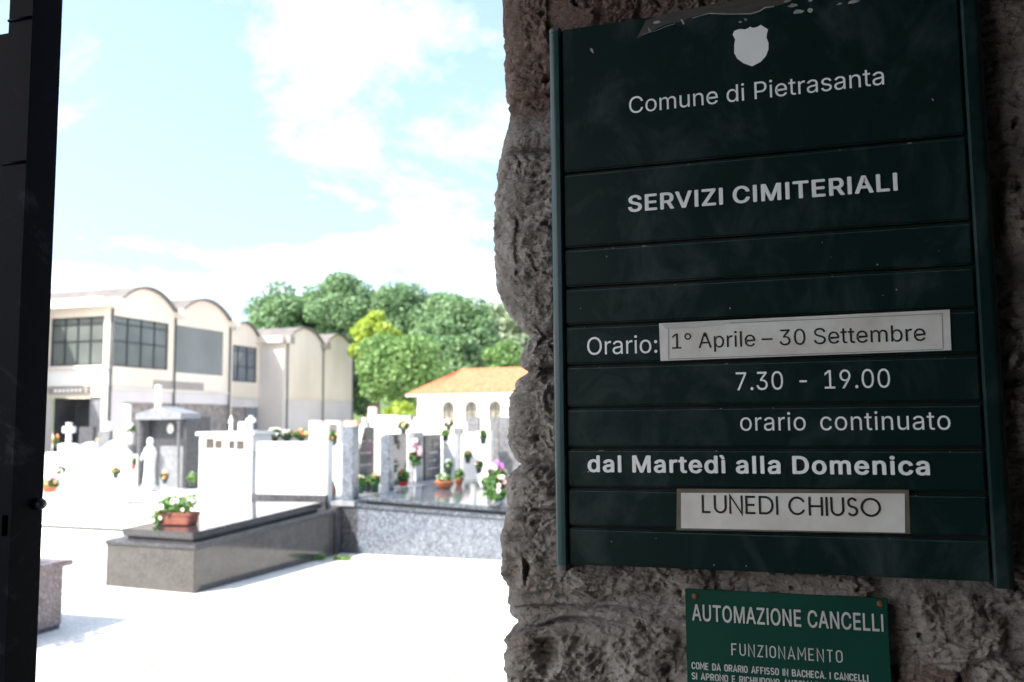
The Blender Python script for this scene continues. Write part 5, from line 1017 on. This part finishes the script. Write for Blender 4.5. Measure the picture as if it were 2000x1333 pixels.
b = MB(); b.box(p[0] - 0.5, p[0] + 1.4, 15.2, 16.4, 0, p[2] - 0.02); tag(b.build('grave_slab', 'white_marble', bevel=0.01), 'white marble grave slab carrying the veiled statue before the shrine', 'grave slab')

# ------------------------------------------------------------------ rows of small graves further back
def block(name, label, x0, x1, top, base, y, mtl, depth=0.14, shape='flat', cat='headstone', group='headstones in the rows', ground=True, marks=0):
    p, q = aty(x0, base, y), aty(x1, top, y); zb = 0.0 if ground else p[2]
    w = q[0] - p[0]; cx = 0.5*(p[0]+q[0])
    if shape == 'gable': pl = [(p[0], zb), (q[0], zb), (q[0], q[2] - w*0.32), (cx, q[2]), (p[0], q[2] - w*0.32)]
    elif shape == 'round': pl = [(p[0], zb), (q[0], zb)] + [(cx + w/2*math.cos(a), q[2] - w*0.3 + w*0.3*math.sin(a)) for a in np.linspace(0, math.pi, 12)]
    elif shape == 'slope': pl = [(p[0], zb), (q[0], zb), (q[0], q[2]), (cx, q[2] - 0.05*w), (p[0], q[2] - w*0.4)]
    else: pl = [(p[0], zb), (q[0], zb), (q[0], q[2]), (p[0], q[2])]
    b = MB(); b.prism(pl, y, y + depth, 'y'); o = b.build(name, mtl, bevel=0.008); tag(o, label, cat, group)
    if marks:
        b = MB(); g_ = random.Random(int(x0))
        for k in range(marks):
            z = q[2] - w*0.35 - 0.07*k; m_ = g_.uniform(0.15, 0.3); b.box(p[0] + w*m_, q[0] - w*m_, y - 0.003, y - 0.0008, z - 0.012, z)
        b.build('engraving', 'engraving', o)
    return o
block('headstone', 'white headstone under the cross at the far left, beside the gate edge', 108, 152, 868, 985, 14.5, 'white_marble', marks=2)
cross('white cross on a headstone at the far left near the gate', 131, 866, 826, 22, 14.55)
block('headstone', 'plain white headstone just right of the one bearing a cross', 146, 182, 863, 985, 14.2, 'white_marble', shape='slope')
block('headstone', 'wide white headstone with a pointed top, left of the shrine', 182, 250, 860, 985, 13.4, 'white_marble', shape='gable', marks=2)
block('headstone', 'small white headstone partly behind the gate edge', 84, 112, 884, 985, 13.0, 'weathered_marble')
block('headstone', 'dark grey headstone in front of the ground floor entrance', 152, 182, 834, 900, 22, 'dark_grey_granite')
block('stele', 'tall white stele in front of the corner pillar of the long building', 197, 211, 823, 900, 24, 'white_marble', cat='stele')
block('stele', 'bright white stele high against the side wall of the long building', 299, 312, 752, 900, 28, 'white_marble', cat='stele')
block('headstone', 'dark mottled headstone between the pointed white one and the shrine', 214, 250, 838, 930, 20, 'taupe_stone', shape='round')
block('headstone', 'grey stone just right of the shrine roof', 366, 388, 815, 930, 19, 'dark_grey_granite', depth=0.5)
block('stele', 'cream stele left of the shrine roof', 237, 252, 790, 900, 26, 'weathered_marble', cat='stele')
block('headstone', 'salmon pink headstone behind the white slab headstone', 602, 628, 822, 930, 15.0, 'pink_marble')
block('headstone', 'taupe niche shaped headstone behind the right end of the white slab', 612, 644, 829, 930, 14.0, 'taupe_stone', depth=0.3)
block('headstone', 'white headstone between the taupe one and the first speckled pillar', 632, 662, 822, 970, 15.5, 'white_marble')
block('headstone', 'low white headstone beside the red vase', 642, 668, 868, 985, 12.2, 'white_marble', shape='gable')
block('headstone', 'peach stone top showing above the first speckled pillar', 670, 696, 822, 930, 13.5, 'orange_stone')
block('stele', 'beige stele left of the clipped shrub', 718, 733, 795, 930, 21, 'pink_marble', cat='stele')
block('grave_chapel', 'small white box shaped grave under the clipped shrub', 733, 776, 811, 930, 19, 'white_marble', depth=0.8, cat='grave')
block('headstone', 'bluish white headstone with a pointed top right of the white box grave', 776, 801, 814, 930, 18, 'white_marble', shape='gable', marks=2)
block('headstone', 'narrow white headstone left of the chapel windows', 807, 823, 816, 930, 19.5, 'weathered_marble')
block('headstone', 'pale grey headstone under the middle chapel window', 912, 935, 814, 930, 19, 'shrine_granite')
block('headstone', 'small grey headstone under the first chapel window', 886, 901, 836, 930, 16, 'shrine_granite')
block('headstone', 'white headstone just right of the dark one above the terracotta bowl', 864, 889, 850, 950, 13.2, 'white_marble', marks=2)
block('headstone', 'white round topped headstone left of the big bouquet', 900, 930, 845, 950, 13.6, 'white_marble', shape='round', marks=2)
block('headstone', 'white headstone behind the bouquet, touching the tall grey one', 928, 957, 843, 950, 14.2, 'white_marble', marks=1)
block('headstone', 'tall slate grey headstone near the stone pier', 957, 974, 815, 950, 14.8, 'shrine_granite', group='tall headstones by the pier')
block('headstone', 'tall dark mottled headstone touching the stone pier edge', 975, 1012, 814, 950, 14.6, 'shrine_granite', group='tall headstones by the pier', marks=4)
block('headstone', 'pale headstone right under the third chapel window', 940, 958, 825, 930, 19, 'weathered_marble', marks=1)
statuette('madonna_statue', 'white robed statue leaning above the cut corner headstone', 711, 880, 816, 11.8, w=0.3)
cross('grey white cross among the white headstones below the chapel', 877, 850, 828, 14, 17, mtl='weathered_marble')

# ------------------------------------------------------------------ flowers and pots
def blossoms(mb, c, r_, n, size, seed):
    g_ = random.Random(seed)
    for k in range(n):
        a = g_.uniform(0, 2*math.pi); e_ = g_.uniform(-0.25, 1.0) * math.pi / 2
        q = (c[0] + r_[0]*math.cos(e_)*math.cos(a), c[1] + r_[1]*math.cos(e_)*math.sin(a), c[2] + r_[2]*math.sin(e_))
        s_ = size * g_.uniform(0.7, 1.2)
        for j in range(5):
            b_ = 2*math.pi*j/5 + a; mb.ball((q[0] + 0.55*s_*math.cos(b_), q[1] - 0.2*s_, q[2] + 0.55*s_*math.sin(b_)), (0.55*s_, 0.28*s_, 0.55*s_), 6, 4)
        mb.ball((q[0], q[1] - 0.35*s_, q[2]), 0.3*s_, 6, 4)
POTS = {'pot': [(0.72, 0), (0.78, 0.02), (0.98, 0.80), (1.08, 0.81), (1.08, 0.98), (0.98, 1.0), (0.9, 0.86), (0.0, 0.84)],
        'bowl': [(0.45, 0), (0.6, 0.03), (0.92, 0.55), (1.0, 0.85), (1.04, 0.9), (1.0, 1.0), (0.92, 0.92), (0.0, 0.85)],
        'vase': [(0.5, 0), (0.55, 0.03), (0.9, 0.25), (1.0, 0.5), (0.8, 0.8), (0.55, 0.95), (0.6, 1.0), (0.5, 0.97), (0.0, 0.94)]}
def potted(name, label, c, r_, h_, kind, mtl, fol, fl, seed, leafm='leaf_pot', group='flower pots on the graves', lsize=0.03, cat='potted plant', up_=0.0, nleaf=260):
    """c: centre of the pot's foot; fol: foliage radii; fl: list of (material, count, size)"""
    t = thing(name, c, label, cat, group)
    b = MB(); b.lathe([(q[0]*r_, q[1]*h_) for q in POTS[kind]], c, 22); b.build('pot', mtl, t, smooth=True)
    fc = (c[0], c[1], c[2] + h_ + fol[2]*0.55 + up_)
    b = MB(); b.leaves(fc, fol, nleaf, lsize, seed, 0.25)
    for k in range(7):
        g_ = random.Random(seed*31 + k); b.tube([(c[0], c[1], c[2] + h_*0.85), (fc[0] + g_.uniform(-.5, .5)*fol[0], fc[1] + g_.uniform(-.5, .5)*fol[1], fc[2])], [0.004, 0.003], 5)
    b.build('foliage', leafm, t)
    for k, (m_, n_, s_) in enumerate(fl):
        b = MB(); blossoms(b, (fc[0], fc[1], fc[2] + fol[2]*0.05), (fol[0]*0.95, fol[1]*0.95, fol[2]*0.95), n_, s_, seed*7 + k); b.build('blossoms', m_, t, smooth=True)
    return t
def on2(px, py):                # a point on the sloping top of the speckled tomb
    z = 0.6
    for _ in range(6): q = atz(px, py, z); z = 0.565 - 0.047 * (q[0] + 4.70) + 0.082 if q[0] > -4.73 else 0.592
    return (q[0], q[1], z)
# terracotta trough of white flowers on the dark tomb
zt1 = 0.42 + 0.03 + 0.065 + 0.02
q = atz(348, 1024, zt1)
t = thing('flower_trough', q, 'oblong dark terracotta trough of white flowers on the dark granite slab', 'flower trough')
L_, W2, H2 = 0.20, 0.085, 0.115
b = MB()
ring = []
for j, (s_, z) in enumerate(((0.88, 0), (0.9, 0.01), (0.97, 0.085), (1.04, 0.088), (1.04, 0.115), (0.95, 0.115), (0.93, 0.095))):
    for k in range(28):
        a = 2*math.pi*k/28; ex = math.copysign(abs(math.cos(a))**0.35, math.cos(a)); ey_ = math.copysign(abs(math.sin(a))**0.35, math.sin(a))
        fl_ = 1 + 0.012*math.sin(a*14); ring.append((q[0] + L_*s_*ex*fl_, q[1] + W2*s_*ey_*fl_, q[2] + z + 0.002))
fs = [(j*28+k, j*28+(k+1) % 28, (j+1)*28+(k+1) % 28, (j+1)*28+k) for j in range(6) for k in range(28)] + [tuple(range(6*28, 7*28)), tuple(range(28))[::-1]]
b.add(ring, fs); b.build('trough', 'dark_terracotta', t, smooth=False)
b = MB()
b.leaves((q[0] - 0.05, q[1], q[2] + 0.17), (0.19, 0.12, 0.10), 480, 0.028, 5, 0.2); b.leaves((q[0] - 0.18, q[1] - 0.05, q[2] + 0.08), (0.07, 0.07, 0.11), 150, 0.026, 6, 0.2); b.leaves((q[0] + 0.15, q[1], q[2] + 0.21), (0.06, 0.05, 0.08), 50, 0.024, 8, 0.2)
b.build('foliage', 'leaf_fresh', t)
b = MB(); blossoms(b, (q[0] - 0.03, q[1] - 0.01, q[2] + 0.17), (0.22, 0.13, 0.115), 26, 0.023, 3); blossoms(b, (q[0] + 0.1, q[1] - 0.07, q[2] + 0.06), (0.06, 0.02, 0.04), 2, 0.02, 4); blossoms(b, (q[0] - 0.18, q[1] - 0.09, q[2] + 0.06), (0.05, 0.02, 0.09), 3, 0.02, 8)
b.build('blossoms', 'white_petal', t, smooth=True)
PS = lambda px, Y: px * Y * 1.05 / F_PX
c = on2(704, 964); potted('flower_pot', 'green pot of pale yellow flowers beside the first speckled pillar', c, 0.045, 0.10, 'pot', 'green_plastic', (0.06, 0.06, 0.075), [('yellow_petal', 5, 0.014), ('white_petal', 4, 0.013)], 21)
c = on2(718, 961); potted('flower_pot', 'dull dark pot squeezed between the green pot and the orange flowers', c, 0.04, 0.10, 'pot', 'dark_plastic', (0.05, 0.05, 0.06), [('yellow_petal', 3, 0.012)], 22)
c = on2(733, 962); potted('flower_pot', 'dark green pot of orange flowers in front of the second speckled pillar', c, 0.05, 0.12, 'pot', 'green_plastic', (0.075, 0.06, 0.075), [('orange_petal', 9, 0.014), ('red_petal', 4, 0.012)], 23)
c = on2(788, 953); t = potted('flower_pot', 'bright red pot with a small dark green plant before the black headstone', c, 0.06, 0.085, 'pot', 'red_plastic', (0.075, 0.07, 0.11), [('red_petal', 3, 0.014)], 24, lsize=0.035)
b = MB(); b.lathe([(0.05, 0), (0.068, 0.02), (0.066, 0.022), (0.0, 0.012)], (c[0], c[1], c[2] - 0.0), 20); b.build('saucer', 'white_petal', t, smooth=True)
c = on2(868, 955); potted('flower_bowl', 'wide terracotta bowl of pale grassy shoots on the speckled tomb', c, 0.125, 0.10, 'bowl', 'terracotta', (0.10, 0.08, 0.07), [('white_petal', 6, 0.016)], 25, leafm='leaf_fresh', cat='flower bowl')
c = on2(897, 949); potted('flower_pot', 'small terracotta pot of red and white flowers behind the wide bowl', c, 0.055, 0.09, 'pot', 'terracotta', (0.07, 0.06, 0.085), [('white_petal', 4, 0.018), ('red_petal', 4, 0.014)], 26)
c = on2(968, 990); t = potted('flower_vase', 'round grey metal vase with a large pink and purple bouquet near the stone pier', c, 0.095, 0.105, 'vase', 'grey_metal', (0.15, 0.13, 0.20), [('pale_pink_petal', 16, 0.033), ('orange_petal', 5, 0.030), ('white_petal', 9, 0.03), ('purple_petal', 1, 0.03)], 27, cat='flower vase', lsize=0.05, up_=0.02, nleaf=300)
b = MB(); fc = (c[0] + 0.02, c[1], c[2] + 0.44); blossoms(b, fc, (0.05, 0.03, 0.03), 5, 0.03, 91); b.build('blossoms', 'purple_petal', t, smooth=True)
# pink bouquet in a tall holder
c = on2(811, 951); t = thing('flower_holder', c, 'tall slim white grave holder with a bouquet of pink roses', 'flower vase')
ztop = aty(811, 905, c[1])[2]
b = MB(); b.lathe([(0.03, 0), (0.03, 0.01), (0.014, 0.02), (0.012, ztop - c[2] - 0.05), (0.03, ztop - c[2]), (0.0, ztop - c[2])], c, 14); b.build('holder', 'white_marble', t, smooth=True)
fc = (c[0], c[1], ztop + 0.14)
b = MB(); b.leaves((fc[0], fc[1], fc[2] - 0.06), (0.09, 0.08, 0.13), 220, 0.032, 61, 0.2); b.build('foliage', 'leaf_pot', t)
b = MB(); blossoms(b, fc, (0.085, 0.07, 0.14), 12, 0.028, 62); b.build('blossoms', 'pink_petal', t, smooth=True)
b = MB(); blossoms(b, (fc[0], fc[1], fc[2] + 0.03), (0.08, 0.07, 0.14), 10, 0.03, 63); b.build('blossoms', 'pale_pink_petal', t, smooth=True)
# red vase beyond the dark tomb
c = aty(648, 970, 9.6); t = thing('grave_lamp', c, 'orange red grave lamp standing beside the white slab headstone', 'grave lamp')
b = MB(); b.lathe([(0.035, 0), (0.05, 0.02), (0.055, 0.09), (0.035, 0.14), (0.028, 0.15), (0.0, 0.155)], c, 18); b.build('glass', 'terracotta', t, smooth=True)
b = MB(); b.lathe([(0.032, 0.1505), (0.036, 0.165), (0.015, 0.19), (0.0, 0.2)], c, 18); b.build('lid', 'grey_metal', t, smooth=True)
b = MB(); b.box(c[0] - 0.1, c[0] + 0.12, 9.5, 9.75, 0, c[2] - 0.001); tag(b.build('stone_plinth', 'weathered_marble', bevel=0.006), 'pale stone plinth carrying the orange red grave lamp', 'plinth')
# bunches behind the white headstones
def bunch(label, px, base, Y, r_, fl, seed, leafm='leaf_pot', mtl='dark_plastic', rr=0.05, hh=0.10):
    c = aty(px, base, Y); return potted('flower_pot', label, c, rr, hh, 'pot', mtl, r_, fl, seed, leafm, lsize=0.04, nleaf=140)
bunch('white flowers and leaves above the left end of the white slab', 537, 866, 10.4, (0.09, 0.07, 0.06), [('white_petal', 9, 0.026)], 31)
bunch('cream and peach flowers above the middle of the white slab', 560, 868, 10.5, (0.09, 0.07, 0.055), [('pale_pink_petal', 7, 0.024), ('white_petal', 5, 0.024)], 32)
bunch('red and yellow flowers above the white slab, before the salmon headstone', 588, 868, 10.6, (0.11, 0.07, 0.06), [('orange_petal', 6, 0.024), ('yellow_petal', 5, 0.02), ('red_petal', 3, 0.02)], 33)
bunch('orange flowers at the foot of the taupe headstone', 650, 872, 12.0, (0.06, 0.05, 0.08), [('orange_petal', 7, 0.024)], 34)
bunch('yellow and green bunch between the two white headstones', 508, 905, 9.7, (0.05, 0.05, 0.06), [('yellow_petal', 4, 0.018), ('orange_petal', 3, 0.018)], 35)
bunch('pink bunch low between the two white headstones', 508, 968, 9.6, (0.05, 0.05, 0.08), [('pink_petal', 4, 0.018), ('yellow_petal', 3, 0.016)], 36)
bunch('brown basket of yellow flowers in front of the ground floor entrance', 197, 872, 19.0, (0.17, 0.10, 0.06), [('yellow_petal', 9, 0.035)], 37, mtl='taupe_stone', rr=0.13, hh=0.17)
bunch('orange flowers left of the white cross at the far left', 109, 875, 15.5, (0.07, 0.06, 0.12), [('orange_petal', 8, 0.03)], 38)
bunch('orange pot beside the left column of the shrine', 259, 918, 15.9, (0.08, 0.06, 0.12), [('yellow_petal', 4, 0.03), ('orange_petal', 4, 0.03)], 39, mtl='terracotta', rr=0.07, hh=0.12)
bunch('white vase of flowers left of the shrine roof', 256, 868, 16.2, (0.09, 0.07, 0.10), [('white_petal', 7, 0.035)], 40, mtl='white_marble', rr=0.06, hh=0.28)
bunch('pink flowers over a long orange planter at the far left edge', 97, 962, 11.5, (0.16, 0.08, 0.10), [('pink_petal', 8, 0.028), ('orange_petal', 8, 0.028)], 41, mtl='terracotta', rr=0.11, hh=0.10)
bunch('lilac flowers by the white headstones at the far left', 118, 935, 12.4, (0.08, 0.06, 0.07), [('purple_petal', 4, 0.022), ('white_petal', 5, 0.024)], 42, mtl='white_marble')
bunch('green plant right of the shrine, behind the double headstone', 375, 950, 12.5, (0.08, 0.07, 0.08), [('white_petal', 3, 0.025)], 43, leafm='leaf_fresh')
bunch('pink flowers under the first chapel window', 876, 842, 15.5, (0.09, 0.07, 0.07), [('pale_pink_petal', 8, 0.032)], 44)
bunch('orange flowers before the white headstone near the tall grey one', 944, 868, 13.0, (0.05, 0.05, 0.08), [('orange_petal', 5, 0.022)], 45)
bunch('yellow green plant among the white headstones below the chapel', 870, 862, 12.8, (0.06, 0.05, 0.05), [('yellow_petal', 3, 0.018)], 46, leafm='leaf_fresh')
bunch('pink and yellow flowers above the black headstone of the red pot', 788, 848, 13.0, (0.09, 0.07, 0.07), [('pale_pink_petal', 6, 0.028), ('yellow_petal', 5, 0.024)], 47)
bunch('red flowers before the round topped white headstone', 914, 905, 13.2, (0.06, 0.05, 0.06), [('red_petal', 7, 0.022)], 48)
bunch('mauve flowers between the round topped headstone and the bouquet', 936, 925, 12.9, (0.06, 0.05, 0.06), [('purple_petal', 5, 0.02), ('pale_pink_petal', 4, 0.02)], 49)
bunch('small green plant beside the white headstone right of the dark one', 876, 928, 12.6, (0.06, 0.05, 0.08), [('white_petal', 4, 0.018)], 50)
bunch('red flowers low on the pointed white headstone left of the shrine', 226, 935, 13.0, (0.08, 0.06, 0.06), [('red_petal', 6, 0.024), ('yellow_petal', 3, 0.02)], 51)
bunch('peach flowers by the statue slab before the shrine', 322, 945, 15.1, (0.08, 0.06, 0.09), [('orange_petal', 5, 0.026), ('white_petal', 4, 0.026)], 52)
block('headstone', 'grey granite headstone left of the dark mottled one near the pointed white stone', 188, 214, 842, 930, 18.5, 'shrine_granite')
block('headstone', 'short dark headstone between the peach stone and the beige stele', 700, 717, 826, 930, 17, 'dark_grey_granite')
# weeds and fallen leaves by the tomb
q = atz(672, 1094, 0)
t = thing('weed', (q[0], q[1], 0), 'small green weed growing at the far corner of the dark tomb', 'weed')
b = MB(); b.leaves((q[0], q[1], 0.02), (0.17, 0.07, 0.03), 120, 0.022, 71, 0.1); b.leaves((q[0] - 0.25, q[1] - 0.1, 0.03), (0.10, 0.06, 0.04), 60, 0.022, 72, 0.1); b.build('leaves', 'leaf_fresh', t)
b = MB()
for k, (px, py) in enumerate(((884, 1148), (875, 1326), (610, 1118), (720, 1200), (300, 1300))):
    q = atz(px, py, 0.012); b.leaves((q[0], q[1], 0.012), (0.02, 0.02, 0.006), 2, 0.022, 80 + k, 0.0)
o = b.build('leaf_litter', 'yellow_petal'); o['kind'] = 'stuff'; tag(o, 'few yellow fallen leaves on the white gravel', 'leaves')
